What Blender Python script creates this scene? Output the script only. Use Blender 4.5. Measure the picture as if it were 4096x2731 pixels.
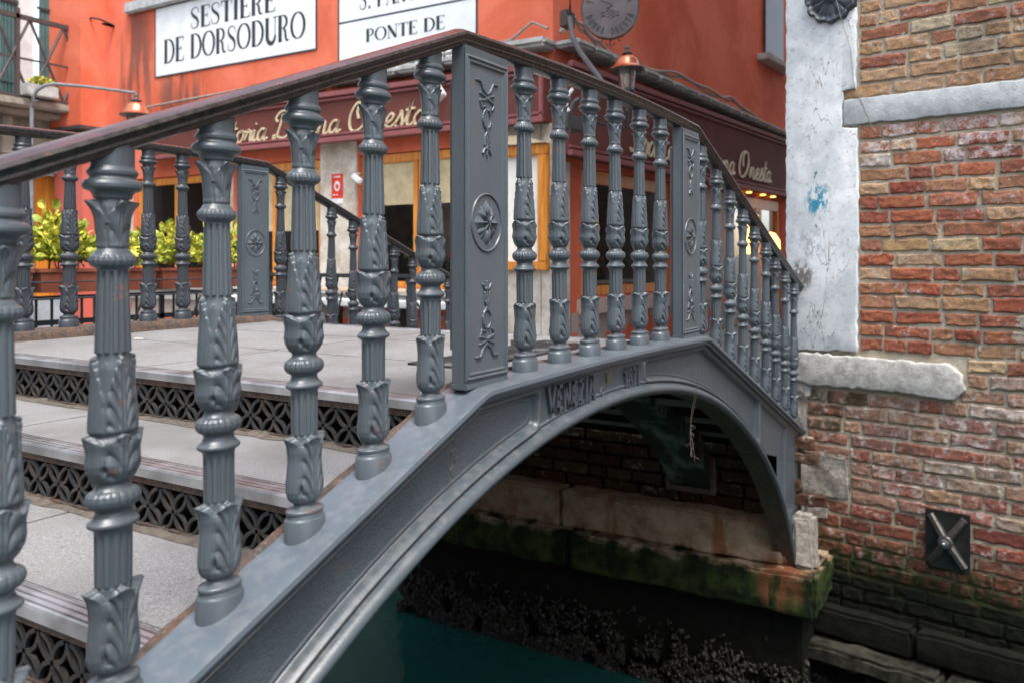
import bpy, bmesh, math, random
import numpy as np
from mathutils import Vector, Matrix
R = math.radians
random.seed(7); rng = np.random.default_rng(7)
for o in list(bpy.data.objects): bpy.data.objects.remove(o)
S = bpy.context.scene
COL = S.collection

# ---------------------------------------------------------------- camera, light, exposure
YAW = 31.4
cam = bpy.data.cameras.new('camera'); co = bpy.data.objects.new('camera', cam); COL.objects.link(co)
co.location = (-2.154, -1.269, .3234)
co.rotation_euler = (R(90), 0, R(YAW-90))
cam.sensor_width = 36; cam.lens = 36*3377/4096
cam.shift_x = 0; cam.shift_y = -327/4096
cam.clip_start = .05; cam.clip_end = 500
cam.dof.use_dof = True; cam.dof.focus_distance = 2.45; cam.dof.aperture_fstop = 4.0
S.camera = co
W = bpy.data.worlds.new('World'); S.world = W; W.use_nodes = True
wn = W.node_tree.nodes; wl = W.node_tree.links
for n in list(wn): wn.remove(n)
SUN_EL, SUN_AZ = 64, 238      # azimuth of the sun, degrees counter-clockwise from +X
sky = wn.new('ShaderNodeTexSky'); sky.sky_type = 'NISHITA'; sky.sun_disc = False
sky.sun_elevation = R(SUN_EL); sky.sun_rotation = R(90-SUN_AZ)
sky.air_density = 1.0; sky.dust_density = 3.0; sky.ozone_density = 1.0
hs = wn.new('ShaderNodeHueSaturation'); hs.inputs['Saturation'].default_value = .50
bg = wn.new('ShaderNodeBackground'); bg.inputs['Strength'].default_value = .15
wo = wn.new('ShaderNodeOutputWorld')
wl.new(sky.outputs[0], hs.inputs['Color']); wl.new(hs.outputs[0], bg.inputs[0]); wl.new(bg.outputs[0], wo.inputs[0])
sl = bpy.data.lights.new('sun', 'SUN'); sl.energy = 1.15; sl.angle = R(20); sl.color = (1, .96, .9)
so = bpy.data.objects.new('sun', sl); COL.objects.link(so)
sd = Vector((math.cos(R(SUN_EL))*math.cos(R(SUN_AZ)), math.cos(R(SUN_EL))*math.sin(R(SUN_AZ)), math.sin(R(SUN_EL))))
so.rotation_euler = sd.to_track_quat('Z', 'Y').to_euler(); so.location = (0, 0, 8)
S.view_settings.view_transform = 'Standard'; S.view_settings.look = 'None'
S.view_settings.exposure = 1.72; S.view_settings.gamma = 1
S.render.engine = 'CYCLES'; S.cycles.max_bounces = 8; S.cycles.use_denoising = True

# ---------------------------------------------------------------- material helpers
class NT:
    def __init__(s, name):
        m = bpy.data.materials.new(name); m.use_nodes = True; s.m = m; s.t = m.node_tree
        s.b = s.t.nodes['Principled BSDF']; s._co = None
    def n(s, typ, **kw):
        nd = s.t.nodes.new(typ)
        for k, v in kw.items():
            if hasattr(nd, k): setattr(nd, k, v)
            else: nd.inputs[k].default_value = v
        return nd
    def l(s, a, b): s.t.links.new(a, b)
    def co(s, scale=(1, 1, 1), kind='Object'):
        tc = s.n('ShaderNodeTexCoord'); mp = s.n('ShaderNodeMapping'); mp.inputs['Scale'].default_value = scale
        s.l(tc.outputs[kind], mp.inputs[0]); return mp.outputs[0]
    def noise(s, sc, det=4, rough=.55, co=None, scale3=(1, 1, 1), dist=0):
        nd = s.n('ShaderNodeTexNoise'); nd.inputs['Scale'].default_value = sc; nd.inputs['Detail'].default_value = det
        nd.inputs['Roughness'].default_value = rough; nd.inputs['Distortion'].default_value = dist
        s.l(co or s.co(scale3), nd.inputs['Vector']); return nd.outputs[0]
    def ramp(s, v, lo, hi):
        nd = s.n('ShaderNodeMapRange'); nd.interpolation_type = 'SMOOTHSTEP'
        nd.inputs[1].default_value = lo; nd.inputs[2].default_value = hi; s.l(v, nd.inputs[0]); return nd.outputs[0]
    def math(s, op, a, b=None, c=None):
        nd = s.n('ShaderNodeMath'); nd.operation = op
        for i, x in enumerate((a, b, c)):
            if x is None: continue
            if isinstance(x, (int, float)): nd.inputs[i].default_value = x
            else: s.l(x, nd.inputs[i])
        return nd.outputs[0]
    def mix(s, f, a, b):
        nd = s.n('ShaderNodeMix'); nd.data_type = 'RGBA'
        for i, x in ((0, f), (6, a), (7, b)):
            if isinstance(x, (int, float)): nd.inputs[i].default_value = x
            elif isinstance(x, (tuple, list)): nd.inputs[i].default_value = (*x[:3], 1)
            else: s.l(x, nd.inputs[i])
        return nd.outputs[2]
    def up(s):
        g = s.n('ShaderNodeNewGeometry'); sx = s.n('ShaderNodeSeparateXYZ'); s.l(g.outputs['Normal'], sx.inputs[0]); return sx.outputs[2]
    def point(s):
        return s.n('ShaderNodeNewGeometry').outputs['Pointiness']
    def pos(s):
        g = s.n('ShaderNodeNewGeometry'); sx = s.n('ShaderNodeSeparateXYZ'); s.l(g.outputs['Position'], sx.inputs[0]); return sx.outputs
    def attr(s, name, out='Fac'):
        a = s.n('ShaderNodeAttribute'); a.attribute_name = name; return a.outputs[out]
    def bump(s, h, st, dist=.01, prev=None):
        b = s.n('ShaderNodeBump'); b.inputs['Strength'].default_value = st; b.inputs['Distance'].default_value = dist
        s.l(h, b.inputs['Height'])
        if prev is not None: s.l(prev, b.inputs['Normal'])
        return b.outputs[0]
    def done(s, col=None, rough=None, normal=None, metal=None, **kw):
        for k, v in (('Base Color', col), ('Roughness', rough), ('Normal', normal), ('Metallic', metal)):
            if v is None: continue
            if isinstance(v, (int, float)): s.b.inputs[k].default_value = v
            elif isinstance(v, (tuple, list)): s.b.inputs[k].default_value = (*v[:3], 1)
            else: s.l(v, s.b.inputs[k])
        for k, v in kw.items(): s.b.inputs[k].default_value = v
        return s.m

M = {}
def simple(name, col, rough=.6, var=.15, sc=8, metal=0, bump=.15, bsc=60, **kw):
    t = NT(name); f = t.noise(sc, 5)
    c = t.mix(t.ramp(f, .3, .7), tuple(max(0, x*(1-var)) for x in col), tuple(min(1, x*(1+var)) for x in col))
    nm = t.bump(t.noise(bsc, 3), bump, .003)
    M[name] = t.done(c, rough, nm, metal, **kw); return M[name]

def t_map(t, v, sc):
    mp = t.n('ShaderNodeMapping'); mp.inputs['Scale'].default_value = sc; t.l(v, mp.inputs[0]); return mp.outputs[0]
def iron(name, base=(.060, .077, .092), ham=False, rough=.36, dustamt=.75):
    t = NT(name)
    gp = t.n('ShaderNodeNewGeometry').outputs['Position']
    n1 = t.noise(5, 5, co=gp); n2 = t.noise(38, 5, co=gp); n3 = t.noise(160, 3, co=gp)
    c = t.mix(t.ramp(n1, .3, .7), tuple(x*.90 for x in base), tuple(x*1.12 for x in base))
    ri = t.n('ShaderNodeObjectInfo').outputs['Random']; c = t.mix(t.math('MULTIPLY', ri, .30), c, tuple(x*.62 for x in base))
    p = t.point()
    crev = t.math('MULTIPLY', t.ramp(p, .484, .43), t.ramp(n2, .35, .62))
    c = t.mix(t.math('MULTIPLY', crev, .50), c, (.125, .098, .075))
    upf = t.math('MULTIPLY', t.ramp(t.up(), .35, .95), t.ramp(t.math('ADD', t.math('MULTIPLY', n2, .5), t.math('MULTIPLY', t.noise(11, 7, .7, co=gp), .5)), .44, .60))
    c = t.mix(t.math('MULTIPLY', upf, dustamt*.40), c, (.20, .19, .18))
    edge = t.ramp(p, .53, .62)
    c = t.mix(t.math('MULTIPLY', edge, .14), c, (.16, .19, .22))
    n4 = t.noise(13, 6, .7, co=gp)
    rust = t.math('MULTIPLY', t.ramp(n4, .62, .69), t.ramp(n3, .45, .6))
    drip = t.math('MULTIPLY', t.ramp(t.noise(22, 5, .6, co=t_map(t, gp, (1, 1, .09))), .62, .70), t.ramp(n1, .45, .6))
    c = t.mix(t.math('MULTIPLY', drip, .35), c, (.11, .085, .065))
    c = t.mix(t.math('MULTIPLY', rust, .75), c, (.20, .075, .035))
    chip = t.ramp(t.noise(85, 2, .5, co=gp), .69, .72)
    c = t.mix(t.math('MULTIPLY', chip, t.ramp(n4, .5, .6)), c, (.16, .06, .04))
    nm = t.bump(n3, .20, .0016)
    nm = t.bump(t.noise(420, 2), .10, .0008, nm)
    if ham:
        v = t.n('ShaderNodeTexNoise'); v.inputs['Scale'].default_value = 85; v.inputs['Detail'].default_value = 1.5; v.inputs['Distortion'].default_value = .6
        t.l(t.co((1, 1, 1.6)), v.inputs['Vector'])
        h = t.math('MULTIPLY', t.ramp(v.outputs[0], .38, .62), t.attr('ham'))
        nm = t.bump(h, .40, .0020, nm)
    r = t.math('ADD', t.math('MULTIPLY', n2, .08), rough-.05)
    M[name] = t.done(c, r, nm, **{'Specular IOR Level': .5}); return M[name]

iron('iron_paint'); iron('iron_panel', ham=True); iron('iron_ledge', base=(.074, .094, .115), ham=False, rough=.32, dustamt=.65)
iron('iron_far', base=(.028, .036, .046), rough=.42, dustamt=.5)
iron('iron_black', base=(.012, .013, .015), rough=.4, dustamt=.3)
# handrail
t = NT('handrail_paint'); n2 = t.noise(14, 6, .7, scale3=(.35, 1, 1)); n3 = t.noise(60, 4)
c = t.mix(t.ramp(n3, .3, .7), (.016, .014, .015), (.034, .028, .028))
w = t.math('MULTIPLY', t.ramp(t.up(), .35, .85), t.ramp(n2, .38, .56))
c = t.mix(t.math('MULTIPLY', w, .65), c, (.095, .032, .032))
e = t.math('MULTIPLY', t.ramp(t.noise(45, 6, .75, scale3=(.25, 1, 1)), .63, .68), t.ramp(t.up(), .1, .7))
c = t.mix(e, c, (.27, .085, .05))
e2 = t.math('MULTIPLY', t.ramp(t.noise(33, 6, .8, scale3=(.2, 1, 1)), .69, .72), t.ramp(t.up(), .3, .8))
c = t.mix(e2, c, (.42, .36, .33))
M['handrail_paint'] = t.done(c, t.math('ADD', t.math('MULTIPLY', n3, .3), .15), t.bump(n2, .2, .002))
# paving / treads
t = NT('tread_stone'); a = t.noise(260, 3, .6); b = t.noise(3.5, 5); g = t.noise(700, 2)
c = t.mix(t.ramp(a, .3, .7), (.115, .115, .12), (.285, .283, .28)); c = t.mix(t.math('MULTIPLY', t.ramp(b, .35, .7), .5), c, (.20, .19, .185))
c = t.mix(t.math('MULTIPLY', t.ramp(g, .62, .72), .6), c, (.10, .095, .09))
c = t.mix(t.math('MULTIPLY', t.ramp(t.noise(9, 5, .7), .70, .74), .8), c, (.55, .53, .50))
c = t.mix(t.math('MULTIPLY', t.ramp(t.noise(1.7, 8, .7), .42, .62), .6), c, (.115, .11, .105))
c = t.mix(t.math('MULTIPLY', t.ramp(t.noise(30, 4, .6), .66, .70), .5), c, (.07, .065, .06))
M['tread_stone'] = t.done(c, .85, t.bump(a, .5, .003), **{'Specular IOR Level': .3})
t = NT('rusty_iron'); a = t.noise(22, 6, .7); b = t.noise(120, 4)
c = t.mix(t.ramp(a, .35, .65), (.032, .026, .022), (.095, .050, .032)); c = t.mix(t.ramp(b, .5, .7), c, (.11, .088, .070))
M['rusty_iron'] = t.done(c, .8, t.bump(b, .6, .003))
t = NT('grille_iron'); a = t.noise(30, 6, .7); b = t.noise(140, 4)
c = t.mix(t.ramp(a, .45, .65), (.020, .023, .026), (.055, .042, .031)); c = t.mix(t.math('MULTIPLY', t.ramp(b, .55, .75), .4), c, (.085, .065, .048))
M['grille_iron'] = t.done(c, .8, t.bump(b, .6, .003))
t = NT('nosing_metal'); a = t.noise(4, 4, scale3=(60, 1, 60)); b = t.noise(9, 5)
c = t.mix(t.ramp(b, .35, .7), (.30, .305, .31), (.55, .56, .58))
M['nosing_metal'] = t.done(c, t.math('ADD', t.math('MULTIPLY', b, .25), .26), t.bump(t.noise(90, 3), .15, .001), .85)
# water
t = NT('canal_water'); a = t.noise(2.2, 3, .5, scale3=(1, .7, 1)); b = t.noise(9, 2)
nm = t.bump(a, .45, .06); nm = t.bump(b, .10, .01, nm)
M['canal_water'] = t.done((.006, .044, .038), .05, nm, **{'IOR': 1.33, 'Specular IOR Level': .35})
# brick: per-brick colour comes from the mesh, wear from noise
t = NT('old_brick'); v = t.n('ShaderNodeVertexColor'); v.layer_name = 'Col'
a = t.noise(55, 6, .7); b = t.noise(210, 4, .65); d = t.noise(17, 5, .65)
c = t.mix(t.ramp(b, .25, .75), (.45, .45, .45), (1.22, 1.22, 1.22)); c = t.mix(t.math('MULTIPLY', t.ramp(a, .50, .72), .6), c, (.50, .42, .40))
mm = t.n('ShaderNodeMix'); mm.data_type = 'RGBA'; mm.blend_type = 'MULTIPLY'; mm.inputs[0].default_value = 1
t.l(v.outputs[0], mm.inputs[6]); t.l(c, mm.inputs[7]); c = mm.outputs[2]
e = t.noise(16, 9, .8); wf = t.math('MULTIPLY', t.ramp(t.math('ADD', e, t.math('MULTIPLY', v.outputs[1], .22)), .60, .74), .8)
c = t.mix(wf, c, (.52, .49, .48))
gp = t.n('ShaderNodeNewGeometry').outputs['Position']
c = t.mix(t.math('MULTIPLY', t.ramp(t.noise(2.3, 7, .65, co=t_map(t, gp, (1, 1, .5))), .46, .68), .55), c, (.10, .062, .045))
c = t.mix(t.math('MULTIPLY', t.ramp(t.noise(6, 8, .75, co=gp), .585, .64), .85), c, (.34, .30, .245))
c = t.mix(t.math('MULTIPLY', t.ramp(t.noise(70, 3, .6, co=gp), .66, .70), .8), c, (.05, .035, .028))
mo = t.math('MULTIPLY', t.attr('moss'), t.ramp(d, .36, .60))
c = t.mix(mo, c, (.022, .034, .010))
zb_ = t.math('ADD', t.pos()[2], t.math('MULTIPLY', t.noise(5, 5, co=gp), .20)); c = t.mix(t.ramp(zb_, -1.34, -1.58), c, (.007, .008, .005))
M['old_brick'] = t.done(c, .9, t.bump(b, .8, .004, t.bump(a, .6, .008)), **{'Specular IOR Level': .15})
t = NT('lime_mortar'); a = t.noise(90, 5, .7); b = t.noise(6, 4)
c = t.mix(t.ramp(a, .3, .7), (.30, .26, .205), (.48, .43, .35)); c = t.mix(t.ramp(b, .4, .7), c, (.40, .33, .24))
z = t.pos()[2]
c = t.mix(t.ramp(z, -1.15, -1.62), c, (.045, .052, .020)); c = t.mix(t.ramp(z, -1.55, -1.80), c, (.007, .008, .006))
M['lime_mortar'] = t.done(c, .95, t.bump(a, .8, .006), **{'Specular IOR Level': .1})
# white stucco pilaster with scuffs and blue paint
t = NT('white_stucco'); a = t.noise(5, 6, .65); b = t.noise(120, 5, .7); d = t.noise(28, 6, .75)
c = t.mix(t.ramp(a, .35, .7), (.44, .47, .49), (.66, .68, .69)); c = t.mix(t.math('MULTIPLY', t.ramp(d, .53, .66), .55), c, (.27, .285, .30))
crk = t.n('ShaderNodeTexVoronoi'); crk.feature = 'DISTANCE_TO_EDGE'; crk.inputs['Scale'].default_value = 2.3; cv_ = t.n('ShaderNodeVectorMath'); cv_.operation = 'MULTIPLY_ADD'; nz_ = t.n('ShaderNodeTexNoise'); nz_.inputs['Scale'].default_value = 5; nz_.inputs['Detail'].default_value = 6; t.l(nz_.outputs['Color'], cv_.inputs[0]); cv_.inputs[1].default_value = (.35, .35, .35); t.l(t_map(t, t.n('ShaderNodeNewGeometry').outputs['Position'], (1, 1, .7)), cv_.inputs[2]); t.l(cv_.outputs[0], crk.inputs['Vector'])
c = t.mix(t.math('MULTIPLY', t.ramp(crk.outputs['Distance'], .008, .001), t.ramp(a, .48, .58)), c, (.16, .15, .14))
fk = t.ramp(t.noise(7, 8, .75), .60, .615); c = t.mix(t.math('MULTIPLY', fk, .8), c, (.36, .35, .33))
P = t.pos()
def blob(t, P, y, z, ry, rz):
    dy = t.math('DIVIDE', t.math('SUBTRACT', P[1], y), ry); dz = t.math('DIVIDE', t.math('SUBTRACT', P[2], z), rz)
    return t.ramp(t.math('ADD', t.math('MULTIPLY', dy, dy), t.math('MULTIPLY', dz, dz)), 1, .15)
dr = t.noise(26, 5, .7, scale3=(1, 1, .45))
for (y, z, ry, rz, th, colr) in ((-.13, .70, .10, .13, .47, (.02, .20, .30)), (-.12, .93, .12, .12, .60, (.02, .17, .24)), (-.10, .60, .16, .40, .63, (.06, .08, .10)),
                                 (-.12, 1.15, .14, .28, .64, (.05, .06, .07)), (-.08, .42, .13, .13, .52, (.34, .37, .40)), (-.20, 1.45, .15, .12, .66, (.40, .16, .17)),
                                 (-.02, .22, .10, .12, .42, (.13, .12, .11))):
    c = t.mix(t.math('MULTIPLY', blob(t, P, y, z, ry, rz), t.ramp(dr, th, th+.06)), c, colr)
sp = t.ramp(t.noise(60, 3, .6), .69, .72); c = t.mix(t.math('MULTIPLY', sp, .8), c, (.10, .10, .09))
M['white_stucco'] = t.done(c, .75, t.bump(b, .25, .002, t.bump(a, .3, .01)))
def stone(name, ca, cb, sc=14, bm=.6, moss=None, rough=.85):
    t = NT(name); a = t.noise(sc, 7, .7); b = t.noise(110, 5, .7)
    c = t.mix(t.ramp(a, .32, .68), ca, cb); c = t.mix(t.math('MULTIPLY', t.ramp(b, .5, .75), .35), c, tuple(x*.6 for x in ca))
    if moss:
        z0, z1, colr = moss; z = t.pos()[2]
        zz = t.math('ADD', z, t.math('MULTIPLY', t.math('SUBTRACT', t.noise(7, 5), .5), .12))
        c = t.mix(t.ramp(zz, z1, z0), c, t.mix(t.ramp(a, .35, .65), tuple(x*.35 for x in colr), colr))
    M[name] = t.done(c, rough, t.bump(b, bm, .006, t.bump(a, bm, .015)), **{'Specular IOR Level': .12}); return t, c
stone('pale_stone', (.30, .29, .27), (.52, .51, .48)); stone('band_stone', (.32, .34, .35), (.48, .50, .51), sc=9, bm=.5)
stone('rough_stone', (.17, .145, .12), (.40, .37, .33), sc=22, bm=1)
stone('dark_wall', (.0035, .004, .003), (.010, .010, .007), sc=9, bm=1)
stone('silt_stone', (.009, .009, .006), (.045, .042, .032), sc=14, bm=.9)
# abutment stone with algae and rust
t = NT('abutment_stone'); a = t.noise(6, 7, .7); b = t.noise(80, 5, .7); d = t.noise(9, 5, .6, scale3=(1, 1, .18)); P = t.pos()
c = t.mix(t.ramp(a, .35, .65), (.19, .12, .075), (.35, .265, .19))
c = t.mix(t.math('MULTIPLY', t.ramp(d, .52, .66), .8), c, (.20, .075, .025))
zz = t.math('ADD', P[2], t.math('MULTIPLY', t.math('SUBTRACT', t.noise(6, 5), .5), .22))
c = t.mix(t.ramp(zz, -1.50, -1.56), c, t.mix(t.ramp(a, .38, .62), (.003, .007, .002), (.030, .046, .009)))
c = t.mix(t.math('MULTIPLY', blob(t, P, -.02, -1.60, .16, .20), t.ramp(d, .42, .55)), c, (.12, .042, .018))
M['abutment_stone'] = t.done(c, .8, t.bump(b, .5, .006, t.bump(a, .6, .02)), **{'Specular IOR Level': .2})
# red stucco
def stucco(name, ca, cb, peel=False):
    t = NT(name); a = t.noise(.9, 7, .6, dist=.4); b = t.noise(60, 4); d = t.noise(1.6, 6, .6, scale3=(1, 1, .22)); P = t.pos()
    c = t.mix(t.ramp(a, .34, .66), ca, cb)
    c = t.mix(t.math('MULTIPLY', t.ramp(d, .56, .75), .45), c, tuple(min(1, x*1.25+.03) for x in ca))
    # dark streaks of dirt running down under the window sill and under the street plates
    st = t.noise(3.6, 5, .6, scale3=(1, 1, .13))
    f1 = t.math('MULTIPLY', blob(t, P, 10.85, 3.3, .55, 1.5), t.ramp(st, .47, .60)); f2 = t.math('MULTIPLY', blob(t, P, 9.7, 2.75, .75, .75), t.ramp(st, .45, .58))
    c = t.mix(t.math('MULTIPLY', t.math('MAXIMUM', f1, f2), .75), c, (.11, .07, .06))
    if peel:
        pn = t.noise(1.7, 5, .6); c = t.mix(t.ramp(pn, .49, .52), c, (.36, .31, .28))
    M[name] = t.done(c, .85, t.bump(b, .3, .004, t.bump(a, .3, .03)), **{'Specular IOR Level': .15})
stucco('red_stucco', (.55, .112, .055), (.70, .185, .110)); stucco('peeling_stucco', (.52, .10, .05), (.60, .13, .07), True)
stucco('red_stucco_shop', (.50, .12, .09), (.58, .17, .14))
stone('grey_stucco', (.20, .18, .15), (.36, .33, .28), sc=4); simple('white_wall', (.60, .62, .63), .8, .1)
stone('door_pier', (.40, .34, .27), (.66, .63, .57), sc=4, bm=.2); stone('lead_drip', (.28, .29, .28), (.50, .50, .48), sc=7, bm=.4)
stone('quay_paving', (.20, .20, .19), (.30, .29, .28), sc=3)
simple('plate_white', (.72, .75, .76), .7, .06, 5); simple('plate_black', (.025, .03, .035), .7)
simple('board_maroon', (.125, .032, .024), .85, .12, 3); simple('board_edge', (.24, .075, .075), .7, .1, 3); simple('gilt_letter', (.62, .50, .33), .45, .1)
t = NT('varnished_wood'); a = t.noise(3, 5, .6, scale3=(14, 14, .7)); c = t.mix(t.ramp(a, .3, .7), (.46, .15, .02), (.78, .32, .05))
M['varnished_wood'] = t.done(c, .35, t.bump(a, .1, .003))
t = NT('slat_wood'); a = t.noise(4, 5, .6, scale3=(14, .8, 14)); c = t.mix(t.ramp(a, .3, .7), (.38, .28, .19), (.58, .48, .36)); M['slat_wood'] = t.done(c, .6)
simple('window_glass', (.006, .006, .006), .08, .2, bump=.02, bsc=3); M['window_glass'].node_tree.nodes['Principled BSDF'].inputs['Specular IOR Level'].default_value = .8; M['window_glass'].node_tree.nodes['Principled BSDF'].inputs['Alpha'].default_value = .22
simple('shade_black', (.012, .010, .008), .95, **{'Specular IOR Level': .05}); simple('room_wall', (.34, .29, .24), .8, .4, 2); simple('cream_blind_reflection', (.52, .44, .26), .8); simple('room_dark', (.006, .006, .005), .9)  # near-black for soffit and beams: shade behind riser holes put into colour
simple('shutter_green', (.055, .115, .115), .6, .2, 3); simple('rusty_rail', (.055, .042, .042), .6); simple('terracotta', (.23, .062, .032), .7)
simple('soil', (.04, .028, .02), .95, bump=.8); simple('galvanised', (.20, .21, .22), .45, metal=.3); simple('copper', (.62, .20, .11), .25, .15, metal=.75)
simple('lamp_iron', (.045, .05, .056), .45); simple('sign_metal', (.085, .068, .068), .35, .15, 6, metal=.55); simple('paper', (.80, .80, .72), .8, .05)
simple('red_print', (.62, .03, .015), .5, .05); simple('cable_grey', (.26, .23, .20), .7); simple('white_plastic', (.72, .72, .70), .5)
simple('green_reflector', (.06, .085, .03), .35); simple('anchor_steel', (.045, .045, .045), .32, .3, 9, metal=.6, bump=.3); simple('zinc', (.42, .43, .44), .3, metal=.9)
simple('anchor_bar', (.095, .085, .075), .34, .4, 12, metal=.6, bump=.5)
simple('dark_rosette', (.022, .028, .036), .35, .3); simple('shell', (.021, .018, .015), .6, .6, 30, bump=.5, bsc=150, **{'Specular IOR Level': .3}); simple('cobweb', (.10, .075, .058), .95)
simple('blue_board', (.35, .38, .42), .6); simple('pink_marble', (.48, .36, .31), .6, .1)
def glass(name):
    t = NT(name); M[name] = t.done((.85, .78, .7), .08, None, None, **{'Transmission Weight': .85, 'IOR': 1.3}); return M[name]
glass('lamp_glass')
def leafmat(name, a, b):
    t = NT(name); oi = t.attr('shade'); c = t.mix(oi, a, b); c = t.mix(t.math('MULTIPLY', t.ramp(t.noise(18, 3), .45, .7), .5), c, tuple(x*.6 for x in a))
    M[name] = t.done(c, .5, **{'Transmission Weight': 0.0}); t.b.inputs['Subsurface Weight'].default_value = 0
leafmat('leaf_yellow', (.22, .30, .035), (.70, .62, .07))
t = NT('lit_lamp'); t.b.inputs['Emission Color'].default_value = (1, .62, .16, 1); t.b.inputs['Emission Strength'].default_value = 1.1; M['lit_lamp'] = t.done((.8, .6, .3), .5)

t = NT('duct_coating'); a = t.noise(5, 6, .7, scale3=(1, 1, .3)); b = t.noise(60, 5, .7)
c = t.mix(t.ramp(a, .48, .66), (.006, .006, .006), (.13, .13, .12)); M['duct_coating'] = t.done(c, .9, t.bump(b, .7, .006))
# ---------------------------------------------------------------- mesh helpers
class MB:
    def __init__(s): s.v = []; s.f = []; s.n = 0; s.at = {}
    def add(s, v, f, **at):
        v = [tuple(map(float, p)) for p in v]; o = s.n
        s.v += v; s.f += [tuple(i+o for i in q) for q in f]; s.n += len(v)
        for k, x in at.items(): s.at.setdefault(k, {})[o] = (len(v), x)
        return s
    def box(s, lo, hi, M4=None):
        x0, y0, z0 = lo; x1, y1, z1 = hi
        v = [(x0, y0, z0), (x1, y0, z0), (x1, y1, z0), (x0, y1, z0), (x0, y0, z1), (x1, y0, z1), (x1, y1, z1), (x0, y1, z1)]
        if M4 is not None: v = [tuple(M4 @ Vector(p)) for p in v]
        return s.add(v, [(0, 3, 2, 1), (4, 5, 6, 7), (0, 1, 5, 4), (1, 2, 6, 5), (2, 3, 7, 6), (3, 0, 4, 7)])
    def bbox(s, lo, hi, b=.004, M4=None):            # bevelled box
        bm = bmesh.new(); bmesh.ops.create_cube(bm, size=1)
        c = [(a+d)/2 for a, d in zip(lo, hi)]; e = [d-a for a, d in zip(lo, hi)]
        for v in bm.verts: v.co = Vector([c[i]+v.co[i]*e[i] for i in range(3)])
        bmesh.ops.bevel(bm, geom=list(bm.edges), offset=b, segments=2, affect='EDGES')
        if M4 is not None: bm.transform(M4)
        bm.verts.index_update(); s.add([v.co[:] for v in bm.verts], [[v.index for v in f.verts] for f in bm.faces]); bm.free(); return s
    def tube(s, path, r, n=8, cap=True):
        P = [Vector(p) for p in path]; rr = r if hasattr(r, '__len__') else [r]*len(P); vs = []; fs = []
        up = Vector((0, 0, 1))
        for i, p in enumerate(P):
            d = (P[min(i+1, len(P)-1)]-P[max(i-1, 0)]).normalized()
            a = d.cross(up)
            if a.length < .05: a = d.cross(Vector((1, 0, 0)))
            a.normalize(); b = a.cross(d).normalized()
            for k in range(n):
                t_ = 2*math.pi*k/n; vs.append(p+a*math.cos(t_)*rr[i]+b*math.sin(t_)*rr[i])
        for i in range(len(P)-1):
            for k in range(n): fs.append((i*n+k, i*n+(k+1) % n, (i+1)*n+(k+1) % n, (i+1)*n+k))
        if cap: fs.append(tuple(range(n-1, -1, -1))); fs.append(tuple((len(P)-1)*n+k for k in range(n)))
        return s.add(vs, fs)
    def lathe(s, prof, c=(0, 0, 0), n=24, M4=None):
        vs = []; fs = []
        for (r_, z) in prof:
            for k in range(n): vs.append(Vector((c[0]+r_*math.cos(2*math.pi*k/n), c[1]+r_*math.sin(2*math.pi*k/n), c[2]+z)))
        if M4 is not None: vs = [M4 @ v for v in vs]
        m = len(prof)
        for i in range(m-1):
            for k in range(n): fs.append((i*n+k, i*n+(k+1) % n, (i+1)*n+(k+1) % n, (i+1)*n+k))
        fs.append(tuple(range(n-1, -1, -1))); fs.append(tuple((m-1)*n+k for k in range(n)))
        return s.add(vs, fs)
    def sweep(s, prof, path, closed=True, caps=True):     # prof [(y,z)], path [(x,z)] in XZ plane, vertical sections
        m = len(prof); vs = []; fs = []
        for (x, z) in path:
            for (py, pz) in prof: vs.append((x, py, z+pz))
        for i in range(len(path)-1):
            for k in range(m if closed else m-1): fs.append((i*m+k, i*m+(k+1) % m, (i+1)*m+(k+1) % m, (i+1)*m+k))
        if caps and closed: fs.append(tuple(range(m-1, -1, -1))); fs.append(tuple((len(path)-1)*m+k for k in range(m)))
        return s.add(vs, fs)
    def prism(s, poly, y0, y1, axis=1, M4=None):        # convex/concave polygon extruded
        n = len(poly)
        def P(a, b, c): return (a, c, b) if axis == 1 else ((c, a, b) if axis == 0 else (a, b, c))
        v = [P(a, b, y0) for a, b in poly]+[P(a, b, y1) for a, b in poly]
        if M4 is not None: v = [tuple(M4 @ Vector(p)) for p in v]
        f = [tuple(range(n)), tuple(range(2*n-1, n-1, -1))]+[(i, i+n, (i+1) % n+n, (i+1) % n) for i in range(n)]
        return s.add(v, f)
    def build(s, name, mat, parent=None, loc=None, smooth=40, attrs=None, recalc=True):
        me = bpy.data.meshes.new(name)
        off = Vector(parent.location) if (parent is not None and loc is None) else Vector((0, 0, 0))
        if parent is not None and parent.parent is not None and loc is None: off = off+Vector(parent.parent.location)
        v = [tuple(Vector(p)-off) for p in s.v] if off.length else s.v
        me.from_pydata(v, [], s.f); me.update()
        if recalc:
            bm = bmesh.new(); bm.from_mesh(me); bmesh.ops.recalc_face_normals(bm, faces=bm.faces); bm.to_mesh(me); bm.free()
        if smooth:
            me.polygons.foreach_set('use_smooth', [True]*len(me.polygons))
            if smooth < 180: me.set_sharp_from_angle(angle=R(smooth))
        o = bpy.data.objects.new(name, me); COL.objects.link(o)
        if isinstance(mat, str): mat = M[mat]
        me.materials.append(mat)
        if parent is not None: o.parent = parent
        if loc is not None: o.location = loc
        return o

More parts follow.
